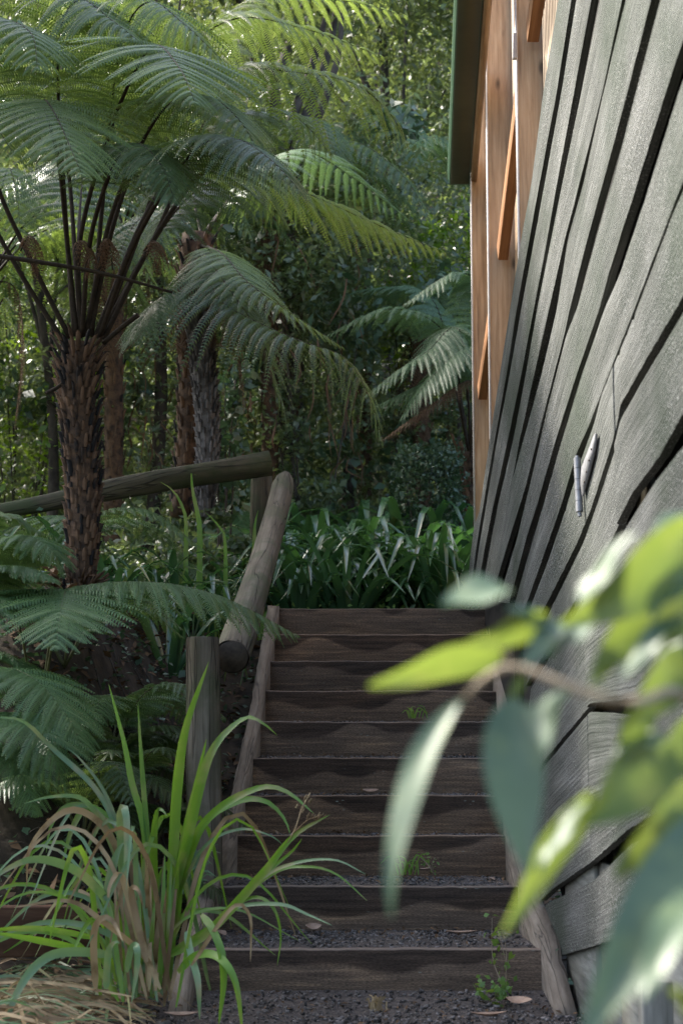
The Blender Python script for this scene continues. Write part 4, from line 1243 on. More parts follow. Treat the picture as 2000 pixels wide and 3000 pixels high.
# seed head
sm = MB()
sm.tube(smooth_path(S3((800, 2530, 4.5), (860, 2440, 4.45), (880, 2380, 4.45), (905, 2330, 4.45)), 10), .002, 5)
sm.tube(smooth_path(S3((862, 2440, 4.45), (900, 2405, 4.42), (945, 2388, 4.4)), 8), .0016, 5)
for k in range(26):
    t = rng.uniform(0, 1)
    c = px(880 + 28 * t, 2385 - 70 * t, 4.45) if k % 2 else px(890 + 60 * t, 2410 - 22 * t, 4.42)
    c = c + rng.normal(0, .006, 3)
    sm.tube([c, c + np.array([.006, 0, .012])], [.003, .001], 5)
sm.build('seed_stem', M['dry'], gc)

# straw mat spilling from the clump, uncountable
mb = MB(); mbg = MB()
for k in range(620):
    x = rng.uniform(-1.4, -.52); y = rng.uniform(4.1, 5.3)
    if x > -.62 and y < 4.4: continue
    z = .02 + abs(rng.normal(0, .025)) + .05 * math.exp(-((x + .75) ** 2) / .06)
    a = rng.normal(math.pi, .7)
    L_ = rng.uniform(.2, .55)
    d_ = np.array([math.cos(a), math.sin(a), 0])
    p = np.array([x, y, z])
    add_blade(mb if k % 5 else mbg, [p, p + d_ * L_ * .5 + [0, 0, rng.uniform(0, .06)], p + d_ * L_ + [0, 0, rng.uniform(-.07, .02)]], rng.uniform(.003, .011), n=7, twist=rng.normal(0, .8), face=(0, -.6, 1))
tag(mbg.build('fallen_grass', M['blade_blue'], None, True), 'loose green grass blades lying among the dry straw', 'grass', kind='stuff')
tag(mb.build('dry_grass', M['dry'], None, True), 'mat of dry fallen straw around the grass clump', 'dry grass', kind='stuff')

# red brown sleeper edging at left
a, b = px(-150, 2672, 5.05), px(245, 2668, 5.35)
mb = MB(); mb.box(a - [0, 0, .06], b - [0, 0, .06], .1, .15)
o = mb.build('timber_edging', M['sleeper'], None, False, .006)
tag(o, 'low red brown timber sleeper half hidden behind the dry grass', 'edging')


# ------------------------------------------------------------------ strap-leaved plants on the terrace
def strap_plant(seed, nl, Lr, w):
    rg = np.random.default_rng(seed)
    mb = MB()
    for k in range(nl):
        a = k * 2.4 + rg.normal(0, .3)
        L_ = rg.uniform(*Lr)
        d_ = np.array([math.cos(a), math.sin(a), 0])
        h_ = L_ * rg.uniform(.42, .72)
        p0 = d_ * .03
        r_ = L_ * rg.uniform(.55, .95)
        ctrl = [p0, p0 + d_ * r_ * .3 + [0, 0, h_ * .75], p0 + d_ * r_ * .65 + [0, 0, h_ * 1.05], p0 + d_ * r_ * 1.05 + [0, 0, h_ * rg.uniform(.5, 1.0)]]
        G = blade_geo(ctrl, w * rg.uniform(.8, 1.15), n=12, twist=rg.normal(0, .25), fold=.35, face=(-d_[0] * .4, -d_[1] * .4, 1))
        mb.grid(G)
    return mb


protos = []
for s_ in range(5):
    mb = strap_plant(200 + s_, 30, (.34, .6), .031)
    o = mb.build('strap_leaf_plant', M['strap'], None, True)
    tag(o, 'dark glossy strap leaved plant in the bed above the top step', 'plant', 'strap leaved plants above the top step')
    protos.append(o)
spots = []
for k in range(64):
    y = TOPY + .42 + 2.9 * rng.uniform(0, 1) ** 1.2
    xr_ = .078 * y - .05
    x = rng.uniform(-.03 * y, xr_ * .98)
    spots.append((x, y))
for k, (x, y) in enumerate(spots):
    o = protos[k] if k < 5 else protos[k % 5].copy()
    if k >= 5: C.objects.link(o)
    o.location = (x, y, float(ground(x, y)) - .02 + rng.uniform(-.02, .03))
    o.rotation_euler = (0, 0, rng.uniform(0, 6.28)); s_ = rng.uniform(1.05, 1.45) * (1 + .22 * (y - TOPY - .4)); o.scale = (s_, s_, s_)
# a looser group left of the handrail
protos2 = []
for s_ in range(3):
    mb = strap_plant(300 + s_, 14, (.3, .5), .036)
    o = mb.build('strap_leaf_plant', M['strap'], None, True)
    tag(o, 'strap leaved plant on the bank between the tree fern and the log handrail', 'plant', 'strap leaved plants on the bank left of the handrail')
    protos2.append(o)
k = 0
for (x, y, d) in ((330, 1680, 8.0), (420, 1660, 8.3), (520, 1650, 8.6), (610, 1640, 8.6), (300, 1640, 8.8), (640, 1610, 9.2), (380, 1610, 9.2), (480, 1590, 9.5), (500, 1720, 7.9), (250, 1700, 8.2), (600, 1560, 9.9), (650, 1560, 9.8)):
    p = px(x, y, d)
    o = protos2[k] if k < 3 else protos2[k % 3].copy()
    if k >= 3: C.objects.link(o)
    o.location = (p[0], p[1], float(ground(p[0], p[1])) - .02)
    o.rotation_euler = (0, 0, rng.uniform(0, 6.28)); s_ = rng.uniform(.8, 1.25); o.scale = (s_, s_, s_)
    k += 1
# tall bright blades standing near the fence
for k, pts in enumerate((((585, 1560, 8.6), (570, 1470, 8.6), (560, 1400, 8.6), (566, 1375, 8.6), (576, 1392, 8.6)), ((545, 1560, 8.7), (540, 1500, 8.7), (510, 1440, 8.7), (470, 1412, 8.7)), ((745, 1580, 8.8), (748, 1530, 8.8), (756, 1495, 8.8)), ((660, 1600, 8.6), (640, 1540, 8.6), (600, 1500, 8.6)))):
    mb = MB(); P = [px(*p) for p in pts]
    P = [np.array([P[0][0], P[0][1], float(ground(P[0][0], P[0][1])) - .02])] + P
    add_blade(mb, P, (.03, .024, .034, .022)[k], n=16)
    add_blade(mb, [P[0] + [.03, 0, 0], P[0] + [.06, 0, .15], P[0] + [.14, 0, .22]], .03, n=10)
    o = mb.build('tall_blade_plant', M['blade'], None, True)
    tag(o, ('bright green blade plant with a folded tip in front of the log fence', 'bright green blade plant leaning left in front of the log fence', 'short upright bright blade plant close to the log handrail', 'low bright blade plant leaning left near the log handrail')[k], 'plant', 'bright blade plants near the log fence')


# ------------------------------------------------------------------ leaf clouds
def leaf_cloud(cent, size, seed, up_bias=.4, aspect=.45, hang=0.0):
    """cent (n,3) -> one bent quad pair per leaf"""
    rg = np.random.default_rng(seed)
    n = len(cent)
    nn = nrm(rg.normal(0, 1, (n, 3)) + np.array([0, -.15, up_bias * 2]))
    d = nrm(np.cross(nn, nrm(rg.normal(0, 1, (n, 3)))) + np.array([0, 0, -hang]))
    s = nrm(np.cross(nn, d))
    L = (size * rg.lognormal(0, .25, n))[:, None]
    w = L * aspect * .5
    b = cent - d * L * .5
    t = cent + d * L * .5 - nn * L * .12
    m0 = cent - d * L * .08
    V = np.stack([b, m0 + s * w + nn * L * .05, t, m0 - s * w + nn * L * .05], 1)
    Q = (np.arange(n * 4).reshape(n, 4))
    return V.reshape(-1, 3), Q


def clumps(n_clump, per, lo, hi, rad, seed, flat=.7):
    rg = np.random.default_rng(seed)
    c = rg.uniform(lo, hi, (n_clump, 3))
    r = rg.uniform(rad[0], rad[1], n_clump)
    off = nrm(rg.normal(0, 1, (n_clump, per, 3))) * (rg.uniform(.35, 1, (n_clump, per, 1)) ** .6) * r[:, None, None]
    off[..., 2] *= flat
    return (c[:, None] + off).reshape(-1, 3)


def cloud_obj(name, pts, size, mat, seed, label=None, cat=None, kind=None, parent=None, **kw):
    V, Q = leaf_cloud(pts, size, seed, **kw)
    o = link(name, np_mesh(name, V, Q), M[mat], parent)
    return tag(o, label, cat, None, kind)


# mid-distance understorey (reads as one mass)
und = []
und.append(clumps(420, 190, (-4.6, 12.0, 1.6), (-.2, 14.8, 4.9), (.16, .45), 1))
und.append(clumps(400, 170, (-1.0, 12.2, 1.7), (3.5, 16, 5.6), (.16, .45), 2))
und.append(clumps(170, 120, (-4.5, 9.4, 1.5), (-.55, 12.2, 2.2), (.1, .28), 3, .5))
und = np.concatenate(und)
cloud_obj('undergrowth', und, .058, 'shrub', 11, 'dense mass of small leaved undergrowth filling the gully behind the fence', 'undergrowth', 'stuff')
far = []
far.append(clumps(620, 190, (-6.0, 15.2, 2.6), (5.0, 19, 11.5), (.3, .8), 4))
cloud_obj('far_forest', np.concatenate(far), .08, 'shrub', 12, 'far wood of pale and dark green foliage closing the view', 'forest', 'stuff')
nb = 60000
bp_ = np.stack([rng.uniform(-13, 12, nb), rng.uniform(17.5, 34, nb), np.zeros(nb)], -1)
bp_[:, 2] = ground(bp_[:, 0], bp_[:, 1]) + rng.exponential(.5, nb)
cloud_obj('forest_backdrop', bp_, .2, 'tree_leaf', 13, 'darkest farthest wood covering the hillside behind the other foliage', 'forest', 'stuff')
# coarser foliage in among the small leaves
cloud_obj('coarse_undergrowth', clumps(150, 70, (-4.6, 12.0, 1.7), (4.0, 16, 6.5), (.2, .5), 8), .11, 'shrub_dark', 18, 'broad dark leaves scattered through the undergrowth', 'undergrowth', 'stuff', aspect=.5)
# low groundcover and litter
pts = []
for k in range(24000):
    x = rng.uniform(-3.2, 1.0); y = rng.uniform(5.2, 13.5)
    if XL(y) - .08 < x < XR(y) + .1 and y < TOPY + .25: continue
    pts.append((x, y, 0))
pts = np.array(pts); pts[:, 2] = ground(pts[:, 0], pts[:, 1]) + rng.exponential(.03, len(pts))
cloud_obj('leaf_litter', pts[:12000], .05, 'litter', 14, 'brown leaf litter covering the bank and forest floor', 'leaf litter', 'stuff', up_bias=1.2)
gcov = pts[12000:]
gcov = np.concatenate([gcov + rng.normal(0, .03, gcov.shape) for _ in range(2)]); gcov[:, 2] = ground(gcov[:, 0], gcov[:, 1]) + rng.exponential(.06, len(gcov))
cloud_obj('ground_cover', gcov, .032, 'shrub_dark', 15, 'small dark green creeping ground cover on the bank', 'ground cover', 'stuff', up_bias=1.0, aspect=.7)
mb = MB()
for k in range(90):
    x = rng.uniform(-1.5, -.42); y = rng.uniform(5.4, 7.6)
    if x > XL(y) - .1: continue
    a = rng.uniform(0, 6.28); l = rng.uniform(.1, .4)
    q = np.array([x + math.cos(a) * l, y + math.sin(a) * l, 0]); p = np.array([x, y, 0])
    if q[0] > XL(q[1]) - .08: continue
    p[2] = ground(p[0], p[1]) + .01; q[2] = ground(q[0], q[1]) + rng.uniform(.01, .06)
    mb.tube(smooth_path([p, (p + q) / 2 + [0, 0, .02], q], 8), np.linspace(.006, .002, 8) * rng.uniform(.5, 1.2), 5)
tag(mb.build('twigs', M['bark'], None, True), 'thin dead twigs and roots strewn over the bank', 'twigs', kind='stuff')
tp = []
for k in range(10):
    m = (190, 150, 90, 70, 60, 50, 40, 40, 30, 30)[k]; y1 = nose[k + 1, 2] if k < 9 else nose[k, 2] + .5
    t = rng.beta(2.2, .7, m); tp.append(np.stack([rng.uniform(nose[k, 0] + .02, nose[k, 1] - .02, m), nose[k, 2] + .03 + (y1 - nose[k, 2] - .05) * t, nose[k, 3] + tread_rise(k) * t + rng.uniform(.0, .014, m)], -1))
m = 260
tp.append(np.stack([rng.uniform(-.6, .9, m), BOTY - rng.exponential(.35, m) - .03, rng.uniform(.02, .05, m)], -1))
cloud_obj('tread_litter', np.concatenate(tp), .02, 'litter', 19, 'crumbs of brown leaf litter caught along the treads and path', 'leaf litter', 'stuff', up_bias=1.4, aspect=.4)
# bed of low leaves right behind the top step
pp = np.stack([rng.uniform(-.3, .72, 2600), rng.uniform(TOPY + .12, TOPY + .6, 2600), np.zeros(2600)], -1)
pp[:, 2] = ground(pp[:, 0], pp[:, 1]) + rng.exponential(.05, 2600)
cloud_obj('low_herbs', pp, .03, 'weed', 16, 'low small leaved herbs along the back of the top step', 'herbs', 'stuff', up_bias=.8, aspect=.6)
# grassy tangle behind the fence
mb = MB()
for k in range(1500):
    x = rng.uniform(-2.4, .1); y = rng.uniform(8.2, 12)
    if x > XL(y) - .12 and y < TOPY + 1.2: continue
    p = np.array([x, y, float(ground(x, y))])
    a = rng.uniform(0, 6.28); L_ = rng.uniform(.1, .35)
    d_ = np.array([math.cos(a), math.sin(a), 0])
    add_blade(mb, [p, p + d_ * L_ * .3 + [0, 0, L_ * .9], p + d_ * L_ + [0, 0, L_ * rng.uniform(.4, 1.2)]], rng.uniform(.005, .012), n=6)
tag(mb.build('wild_grass', M['fern'], None, True), 'thin wild grass tangled behind the handrail and fence', 'grass', kind='stuff')


# ivy mound
def mound(name, c, r, n, size, mat, seed, label, cat, **kw):
    rg = np.random.default_rng(seed)
    nc = 34; cc_ = nrm(rg.normal(0, 1, (nc, 3))) * (rg.uniform(.2, 1, (nc, 1)) ** .5) * np.asarray(r)
    o = cc_[rg.integers(0, nc, n)] + rg.normal(0, .17, (n, 3)) * np.asarray(r)
    o *= (1 + .3 * np.sin(o[:, :1] * 9 + seed) * np.cos(o[:, 2:] * 8) + .12 * np.sin(o[:, 1:2] * 25))
    gzz = float(ground(c[0], c[1])); lowk = min(2.0, max(1.0, (c[2] - gzz) / r[2]))
    o[:, 2] = np.where(o[:, 2] < 0, o[:, 2] * lowk, o[:, 2])
    t = empty(name, (c[0], c[1], gzz), label, cat)
    cloud_obj('foliage', np.asarray(c) + o, size, mat, seed, parent=t, **kw)
    mb = MB()
    g = np.array([c[0], c[1], float(ground(c[0], c[1])) - .05])
    for k in range(5):
        e = np.asarray(c) + rg.normal(0, .3, 3) * np.asarray(r)
        mb.tube(smooth_path([g, (g + e) / 2 + rg.normal(0, .03, 3), e], 8), np.linspace(.012, .004, 8), 6)
    mb.build('stem', M['bark'], t, True)
    return t


mound('ivy_shrub', px(1262, 1395, 11.0), (.27, .25, .27), 5200, .03, 'shrub_dark', 21, 'rounded dark ivy covered shrub near the foot of the cedar posts', 'shrub', aspect=.75)
mound('leafy_shrub', px(1345, 750, 13.5), (.42, .4, .5), 900, .085, 'shrub_lime', 22, 'bright lime leaved shrub at the left edge of the cedar posts', 'shrub')
mound('leafy_shrub', px(1180, 860, 14), (.35, .4, .35), 500, .075, 'shrub_lime', 24, 'yellow green leafy shrub above the fern between the tree trunks', 'shrub')
mound('leafy_shrub', px(60, 1180, 12.5), (.9, .6, .5), 1800, .06, 'shrub_lime', 23, 'sunlit yellow green shrub behind the tree fern trunk at far left', 'shrub')
mound('leafy_shrub', px(60, 820, 13), (.8, .6, .7), 3000, .08, 'fern_grey', 25, 'bluish narrow leaved shrub behind the tree fern stalks at far left', 'shrub', aspect=.22, hang=.5)
mound('leafy_shrub', px(900, 800, 12.6), (.75, .5, .55), 2600, .07, 'shrub', 26, 'mid green dense leaved shrub behind the drooping fern fronds', 'shrub')
mound('leafy_shrub', px(650, 1220, 10.3), (.2, .15, .4), 520, .06, 'shrub_dark', 27, 'climbing broad leaved plant on the grey fern trunk', 'shrub', aspect=.8)


# ------------------------------------------------------------------ forest trees
def forest_tree(ptrunk, rad, crown_c, crown_r, nleaf, size, label, seed, mat='tree_leaf', limbs=6):
    rg = np.random.default_rng(seed)
    b = np.asarray(ptrunk[0])
    t = empty('forest_tree', (b[0], b[1], float(ground(b[0], b[1]))), label, 'tree', 'trees behind the ferns')
    P = smooth_path(ptrunk, 24)
    mb = MB()
    mb.tube(P, np.linspace(rad, rad * .45, 24), 12, True, .07, seed)
    top = P[-1]
    cc = np.asarray(crown_c, float); cr = np.asarray(crown_r, float)
    ends = []
    for k in range(limbs):
        s = P[rg.integers(12, 24)]
        e = cc + nrm(rg.normal(0, 1, 3)) * cr * rg.uniform(.5, .9)
        ends.append(e)
        mb.tube(smooth_path([s, (s + e) / 2 + rg.normal(0, .15, 3), e], 10), np.linspace(rad * .4, rad * .08, 10), 6)
    mb.build('trunk', M['bark'], t, True)
    # crown: clumps of leaves round the limb ends and through the volume
    nc = 46
    cen = np.concatenate([np.array(ends), cc + nrm(rg.normal(0, 1, (nc, 3))) * (rg.uniform(.1, 1, (nc, 1)) ** .5) * cr])
    per = nleaf // len(cen)
    off = nrm(rg.normal(0, 1, (len(cen), per, 3))) * (rg.uniform(.2, 1, (len(cen), per, 1)) ** .6) * (cr.mean() * rg.uniform(.16, .38, (len(cen), 1, 1)))
    cloud_obj('crown', (cen[:, None] + off).reshape(-1, 3), size, mat, seed + 1, parent=t, hang=.4, aspect=.36)
    return t


def gz(x, y): return float(ground(x, y)) - .1
def ft(x, d, xt, yt, rad, *a, **k):
    b = px(x, 1500, d); b[2] = gz(b[0], b[1]); t = px(xt, yt, d)
    m = (b + t) / 2 + np.array([.12, 0, 0])
    return forest_tree([b, m, t], rad, *a, **k)


ft(830, 13.2, 800, 250, .13, px(860, -150, 13.6), (1.1, 1.0, 1.0), 4500, .09, 'pale trunked forest tree with hanging bark behind the drooping fronds', 41)
ft(420, 12.6, 440, 500, .07, px(480, 150, 13), (1.2, 1.1, 1.2), 6000, .09, 'thin leaning forest tree between the tree fern trunks', 42)
ft(1110, 17, 1120, 100, .11, px(1150, 80, 17), (1.4, 1.3, 1.7), 9000, .075, 'slender forest tree in the gap left of the green gutter', 43)
ft(140, 12.2, 90, 700, .05, px(60, 500, 12.4), (.9, .9, .9), 4500, .08, 'crooked thin forest tree at far left behind the tree fern', 44)
ft(1010, 13.8, 940, 700, .06, px(960, 480, 14), (.8, .7, .6), 2500, .08, 'short dark forest tree behind the centre of the stairs', 45)
# unseen trees added left of the view, crowns shaped to shade steps and wall
forest_tree([np.array([-6.5, 9.6, gz(-6.5, 9.6)]), np.array([-6.3, 9.5, 4]), np.array([-5.4, 9.6, 7.4])], .2, (-5.0, 9.6, 7.1), (1.7, 2.8, 2.3), 19000, .2, 'unseen tall broad forest tree added to shade the steps, left of the tree fern', 46, limbs=10).pop('group')
forest_tree([np.array([-4.2, 4.2, 0]), np.array([-4.3, 4.3, 2.5]), np.array([-4.0, 4.6, 5.2])], .16, (-3.9, 5.4, 5.1), (1.1, 1.7, 1.5), 10000, .18, 'unseen leafy forest tree added to shade the lower wall, left of the path', 47, limbs=8).pop('group')

# hanging dead fern skirts / vines in the understorey
mb = MB()
for k in range(190):
    x = rng.uniform(300, 1050); d = rng.uniform(11.6, 13.2)
    y = rng.uniform(650, 1350)
    p = px(x, y, d)
    L_ = rng.uniform(.12, .4)
    q = p + np.array([rng.normal(0, .08), 0, -L_])
    add_blade(mb, [p, (p + q) / 2 + rng.normal(0, .04, 3), q], rng.uniform(.006, .016), n=6, twist=rng.normal(0, 1))
tag(mb.build('hanging_vines', M['dead_frond'], None, True), 'brown dead vines and fronds hanging through the understorey', 'vines', kind='stuff')

# ------------------------------------------------------------------ foreground branch, out of focus
fb = empty('leafy_branch', px(2330, 2250, 1.06), 'out of focus leafy branch with lime and blue green leaves before the wall', 'branch')
D0 = 1.0
mb = MB()
stem = smooth_path(S3((2420, 3600, 1.2), (2330, 2700, 1.15), (2200, 2200, 1.1), (2000, 2035, .97), (1880, 2055, .94), (1790, 2052, .94), (1680, 2018, .94), (1545, 1962, .95), (1492, 1954, .95), (1434, 1977, .96), (1356, 2046, .97)), 60)
mb.tube(stem, np.linspace(.007, .002, 60), 8)
mb.tube(smooth_path(S3((1492, 1954, 1.0), (1480, 1900, 1.0), (1470, 1870, 1.0)), 8), .0015, 6)
mb.tube(smooth_path(S3((2200, 2200, 1.1), (2120, 2000, 1.05), (2010, 1850, 1.0), (1880, 1800, 1.0)), 16), .003, 6)
mb.tube(smooth_path(S3((2330, 2700, 1.15), (2150, 2450, 1.05), (1980, 2330, .98), (1800, 2300, .97)), 16), .003, 6)
mb.build('stem', M['twig'], fb, True)


def big_leaf(base, tip, w, roll, mat, curl=.15, fold=.2, bow=0.0, dz=(0, 0)):
    """a broad leaf from base px to tip px (each x, y, depth); roll turns it about its midrib, degrees; 0 = face on"""
    a, b = px(*base), px(*tip)
    ax = b - a; L = np.linalg.norm(ax); ax /= L
    view = nrm(np.array([0, 0, CAMZ]) - (a + b) / 2)
    side = nrm(np.cross(ax, view)); nr = np.cross(side, ax)
    want = 1 if mat == 'shaded_leaf' else -1
    r = R(roll)
    if ((nr * math.cos(r) - side * math.sin(r))[2]) * want < ((nr * math.cos(r) + side * math.sin(r))[2]) * want: r = -r
    s = side * math.cos(r) + nr * math.sin(r)
    nr = np.cross(s, ax)
    n, m = 16, 7
    t = np.linspace(0, 1, n); v = np.linspace(-1, 1, m)
    wid = w * np.sin(np.pi * np.clip(t, 0, 1) ** .8) ** .8 * (1 - .35 * t) + .002
    W_ = w / F * base[2] / w if False else 1
    P = a[None, None] + ax * (L * t)[:, None, None] + s * (wid[:, None] * v[None])[..., None] * .5
    P = P + nr * ((curl * L * (t - t ** 2) * 2)[:, None] + (fold * wid[:, None] * abs(v)[None] ** 1.5) * .5 + .002 * np.sin(t * 9 + w * 300)[:, None] * abs(v)[None])[..., None]
    P = P + side * (bow * L * (t - t ** 2) * 4)[:, None, None]
    mb = MB(); mb.grid(P)
    return mb.build('leaf', M[mat], fb, True)


pxm = D0 / F   # metres per photo pixel at the branch
LV = [
    ((1470, 1915, 1.0), (1080, 2012, .97), 125, 30, 'backlit_leaf', .12, .25, .06),
    ((1356, 2046, .98), (1150, 2690, .95), 100, 35, 'shaded_leaf', .06, .2, .08),
    ((1495, 1725, 1.0), (1295, 1780, .98), 110, 62, 'shaded_leaf', .1, .2, 0),
    ((1600, 1800, 1.0), (1370, 1880, .98), 110, 35, 'backlit_leaf', .15, .3, 0),
    ((1660, 1815, 1.0), (1525, 1970, .97), 85, 30, 'shaded_leaf', .1, .2, 0),
    ((1730, 1830, 1.0), (1605, 1935, .98), 80, 55, 'shaded_leaf', .15, .2, 0),
    ((1600, 1835, 1.0), (1480, 1790, .98), 60, 60, 'shaded_leaf', .1, .2, 0),
    ((2030, 1530, 1.0), (1640, 1830, .96), 250, 20, 'backlit_leaf', .15, .25, -.05),
    ((1700, 1775, .97), (1860, 1560, .96), 60, 65, 'shaded_leaf', .1, .1, 0),
    ((2080, 1640, 1.0), (1740, 1960, .98), 300, -10, 'backlit_leaf', .1, .25, 0),
    ((2000, 1800, .98), (1815, 1995, .96), 70, 40, 'shaded_leaf', .1, .2, 0),
    ((2030, 1690, .98), (1910, 1815, .97), 70, 60, 'shaded_leaf', .1, .2, 0),
    ((1810, 1865, 1.0), (1725, 2010, .98), 70, 30, 'backlit_leaf', .15, .2, 0),
    ((2040, 1900, 1.03), (1840, 2130, 1.0), 190, 10, 'backlit_leaf', .1, .2, 0),
    ((1500, 2040, .98), (1545, 2560, .95), 235, 5, 'shaded_leaf', .08, .2, .03),
    ((1660, 2020, .98), (1590, 2210, .95), 120, 50, 'shaded_leaf', .25, .25, 0),
    ((1735, 2320, .98), (1470, 2735, .95), 110, 35, 'backlit_leaf', .08, .25, .04),
    ((1720, 2350, .965), (1585, 2560, .945), 60, 60, 'shaded_leaf', .08, .1, .02),
    ((1960, 2180, .98), (1715, 2420, .95), 250, 12, 'backlit_leaf', .12, .25, 0),
    ((1945, 2150, .97), (1790, 2230, .96), 70, 65, 'shaded_leaf', .1, .1, 0),
    ((2060, 2290, .98), (1800, 2570, .95), 170, 15, 'backlit_leaf', .1, .25, 0),
    ((2110, 2380, .95), (1700, 3060, .88), 270, 8, 'shaded_leaf', .1, .2, 0),
    ((2080, 2580, .92), (1880, 2930, .86), 150, 30, 'shaded_leaf', .12, .25, 0),
    ((2060, 2960, .9), (1965, 2900, .88), 60, 20, 'backlit_leaf', .1, .2, 0),
    ((2070, 1500, 1.04), (1890, 1640, 1.02), 120, 55, 'shaded_leaf', .12, .2, 0),
    ((2080, 1760, 1.05), (1930, 1960, 1.03), 130, 40, 'shaded_leaf', .12, .2, .03),
    ((1960, 1770, 1.0), (1850, 1900, .99), 90, 20, 'backlit_leaf', .15, .3, 0),
    ((1900, 2060, .98), (1800, 2200, .97), 100, 30, 'backlit_leaf', .15, .3, .03),
    ((2050, 2100, 1.02), (1890, 2330, 1.0), 150, 15, 'backlit_leaf', .12, .25, -.03),
    ((1530, 1985, .99), (1488, 2060, .98), 30, 10, 'backlit_leaf', .1, .2, 0),
]
for base, tip, w, roll, mat, curl, fold, bow in LV:
    big_leaf(base, tip, .8 * w * pxm / max(.3, math.cos(R(roll))), roll, mat, curl, fold, bow)

# ------------------------------------------------------------------ fallen leaves, weeds on the steps
def fallen(x, y, d, L_, w, az, label, tilt=.1):
    p = px(x, y, d)
    dr = np.array([math.cos(az), math.sin(az), 0.0])
    sd = np.array([-math.sin(az), math.cos(az), tilt])
    t = np.linspace(-1, 1, 9)
    hw = w * (1 - t ** 2) * .5 + .001
    P = []
    for tt, h in zip(t, hw):
        c = p + dr * (L_ / 2 * tt) + [0, 0, .006 + .012 * tt * tt]
        P.append([c - sd * h + [0, 0, .008 * (1 - tt * tt)], c, c + sd * h + [0, 0, .008 * (1 - tt * tt)]])
    mb = MB(); mb.grid(np.array(P))
    o = mb.build('fallen_leaf', M['dead_leaf'], None, True)
    tag(o, label, 'leaf', 'fallen leaves on the steps and path')


y_of = lambda k, f: nose[k, 2] + f
fallen(918, 2726, y_of(0, .55), .06, .03, .2, 'curled pinkish fallen leaf at the middle back of the lowest tread', .6)
fallen(1350, 2742, y_of(0, .45), .11, .026, .1, 'long pale narrow fallen leaf at the right of the lowest tread')
fallen(1240, 2556, y_of(1, .5), .07, .018, .7, 'reddish narrow fallen leaf at the right of the second tread')
fallen(1085, 2325, y_of(3, .05), .07, .022, .05, 'pinkish fallen leaf on the fourth tread near the middle', .5)
fallen(1440, 2585, y_of(1, .12), .035, .02, 1.0, 'tiny tan fallen leaf by the right stringer on the second tread', .4)
fallen(1448, 2095, y_of(5, .1), .05, .028, 1.2, 'pale curled fallen leaf by the right stringer on the middle steps', .8)
fallen(530, 2985, 4.75, .1, .035, .05, 'broad tan fallen leaf lying under the grass clump')
fallen(650, 2745, y_of(0, .35), .04, .03, .9, 'small cream fallen leaf at the left of the lowest tread', .5)
fallen(1430, 2985, 4.55, .1, .02, .1, 'pale long fallen leaf on the path beside the dry stalks')
fallen(1520, 2945, 4.8, .08, .035, -.5, 'brown broad fallen leaf on the path under the weed', .4)

# small weeds
def weed(x, y, d, H, nl, seed, label, leaf=.022):
    rg = np.random.default_rng(seed)
    p = px(x, y, d)
    t = empty('weed', p, label, 'weed')
    mb = MB(); lf_ = []
    for s_ in range(3):
        e = p + np.array([rg.normal(0, .04), rg.normal(0, .03), H * rg.uniform(.6, 1)])
        P = smooth_path([p, (p + e) / 2 + rg.normal(0, .01, 3), e], 12)
        mb.tube(P, np.linspace(.002, .0008, 12), 5)
        for q in P[2:]:
            for _ in range(max(1, nl // 30)):
                lf_.append(q + rg.normal(0, .018, 3))
    mb.build('stem', M['twig'], t)
    cloud_obj('foliage', np.array(lf_), leaf, 'weed', seed, parent=t, aspect=.75)


weed(1480, 2900, BOTY - .1, .26, 40, 51, 'leafy weed sprouting at the right end of the lowest riser')
weed(1435, 2935, BOTY - .25, .06, 60, 52, 'low green weed on the path at the right of the lowest riser')
weed(1270, 2560, y_of(1, .55), .09, 20, 53, 'small weed growing on the second tread right of centre', .014)


def tuft(x, y, d, nb, L_, label, seed, mat='blade'):
    rg = np.random.default_rng(seed)
    p = px(x, y, d); mb = MB()
    for k in range(nb):
        a = rg.uniform(0, 6.28); l = L_ * rg.uniform(.5, 1.1); dv = np.array([math.cos(a), math.sin(a), 0])
        q = p + rg.normal(0, .02, 3) * [1, 1, 0]
        add_blade(mb, [q, q + dv * l * .25 + [0, 0, l * .7], q + dv * l * .7 + [0, 0, l * rg.uniform(.3, .9)]], rg.uniform(.003, .007), n=8)
    o = mb.build('grass_tuft', M[mat], None, True)
    tag(o, label, 'grass', 'small grass tufts on the steps')


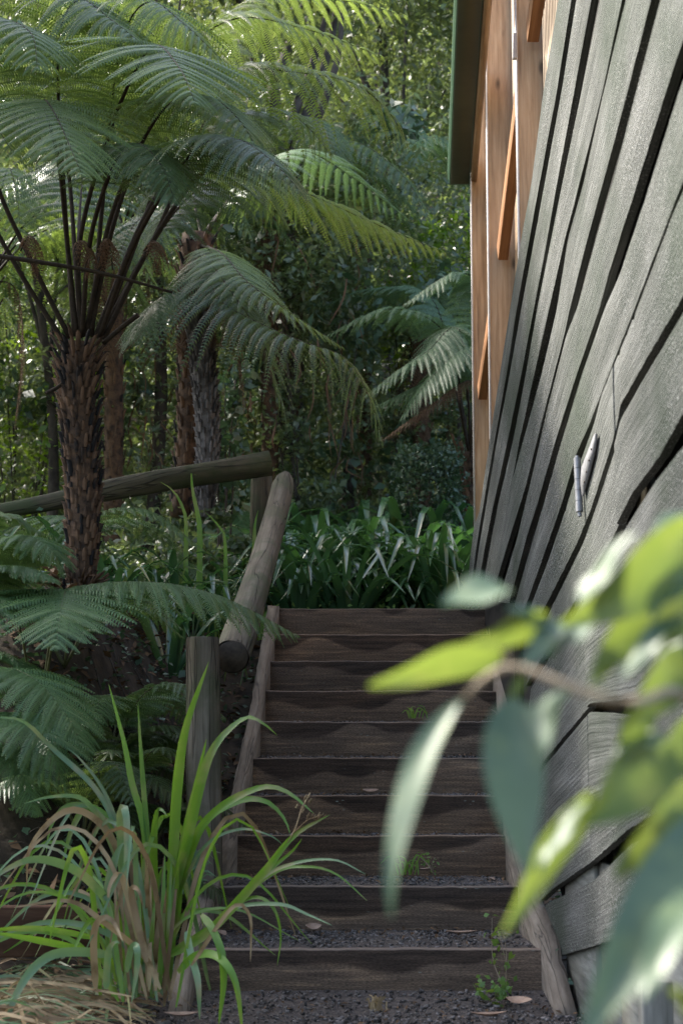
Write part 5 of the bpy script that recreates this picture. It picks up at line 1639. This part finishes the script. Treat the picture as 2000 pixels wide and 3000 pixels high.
tuft(1190, 2565, y_of(1, .4), 16, .1, 'grass tuft on the second tread below the hanging leaf', 63)
tuft(1210, 2105, y_of(5, .05), 14, .07, 'thin grass tuft on the middle steps right of centre', 65)
tuft(570, 2560, 6.0, 40, .12, 'pale grass tuft at the foot of the split front post', 66, 'blade_blue')
tuft(540, 2620, 5.7, 40, .12, 'pale grass tuft outside the left stringer', 67, 'blade_blue')
tuft(1100, 2960, 4.9, 14, .05, 'yellowing grass tuft on the path right of centre', 70, 'dry')
# dry stalks heap bottom right
mb = MB()
for k in range(12):
    a = rng.uniform(-.6, 2.4); p = px(1490 + rng.normal(0, 22), 2965, 4.6); p[2] = .02
    dv = np.array([math.cos(a), -.4, 0])
    add_blade(mb, [p + [0, 0, .035], p + dv * .05 + [0, 0, .03], p + dv * rng.uniform(.08, .17) + [0, 0, .004]], .013, n=8, face=(0, -.5, 1))
tag(mb.build('dry_stalks', M['dead_frond'], None, True), 'little heap of reddish dry stalks on the path at the bottom right', 'stalks')

# ------------------------------------------------------------------ light
sun_dir = nrm(np.array([-.62, .34, .78]))
el = math.asin(sun_dir[2]); az = math.atan2(sun_dir[0], sun_dir[1])
sd = bpy.data.lights.new('sun', 'SUN')
so = bpy.data.objects.new('sun', sd); C.objects.link(so)
sd.energy = 3.7; sd.angle = R(4.5); sd.color = (1.0, .95, .86)
so.rotation_euler = Vector(sun_dir).to_track_quat('Z', 'Y').to_euler()
so.location = (-6, 4, 12)
w = bpy.data.worlds.new('World'); SC.world = w
w.use_nodes = True
nt = w.node_tree
bg = nt.nodes['Background']
sky = nt.nodes.new('ShaderNodeTexSky')
sky.sky_type = 'NISHITA'; sky.sun_disc = False
sky.sun_elevation = el; sky.sun_rotation = az % (2 * math.pi)
sky.air_density = 1.0; sky.dust_density = 3.0
nt.links.new(sky.outputs[0], bg.inputs[0])
bg.inputs[1].default_value = .15

SC.view_settings.view_transform = 'Standard'
SC.view_settings.look = 'None'
SC.view_settings.gamma = 1.0
SC.view_settings.exposure = 2.0
cy = SC.cycles
cy.use_denoising = True
cy.denoising_prefilter = 'NONE'
cy.adaptive_threshold = .005
cy.max_bounces = 8; cy.diffuse_bounces = 4; cy.glossy_bounces = 3; cy.transmission_bounces = 4; cy.transparent_max_bounces = 6
cy.sample_clamp_indirect = 6
cy.use_adaptive_sampling = True
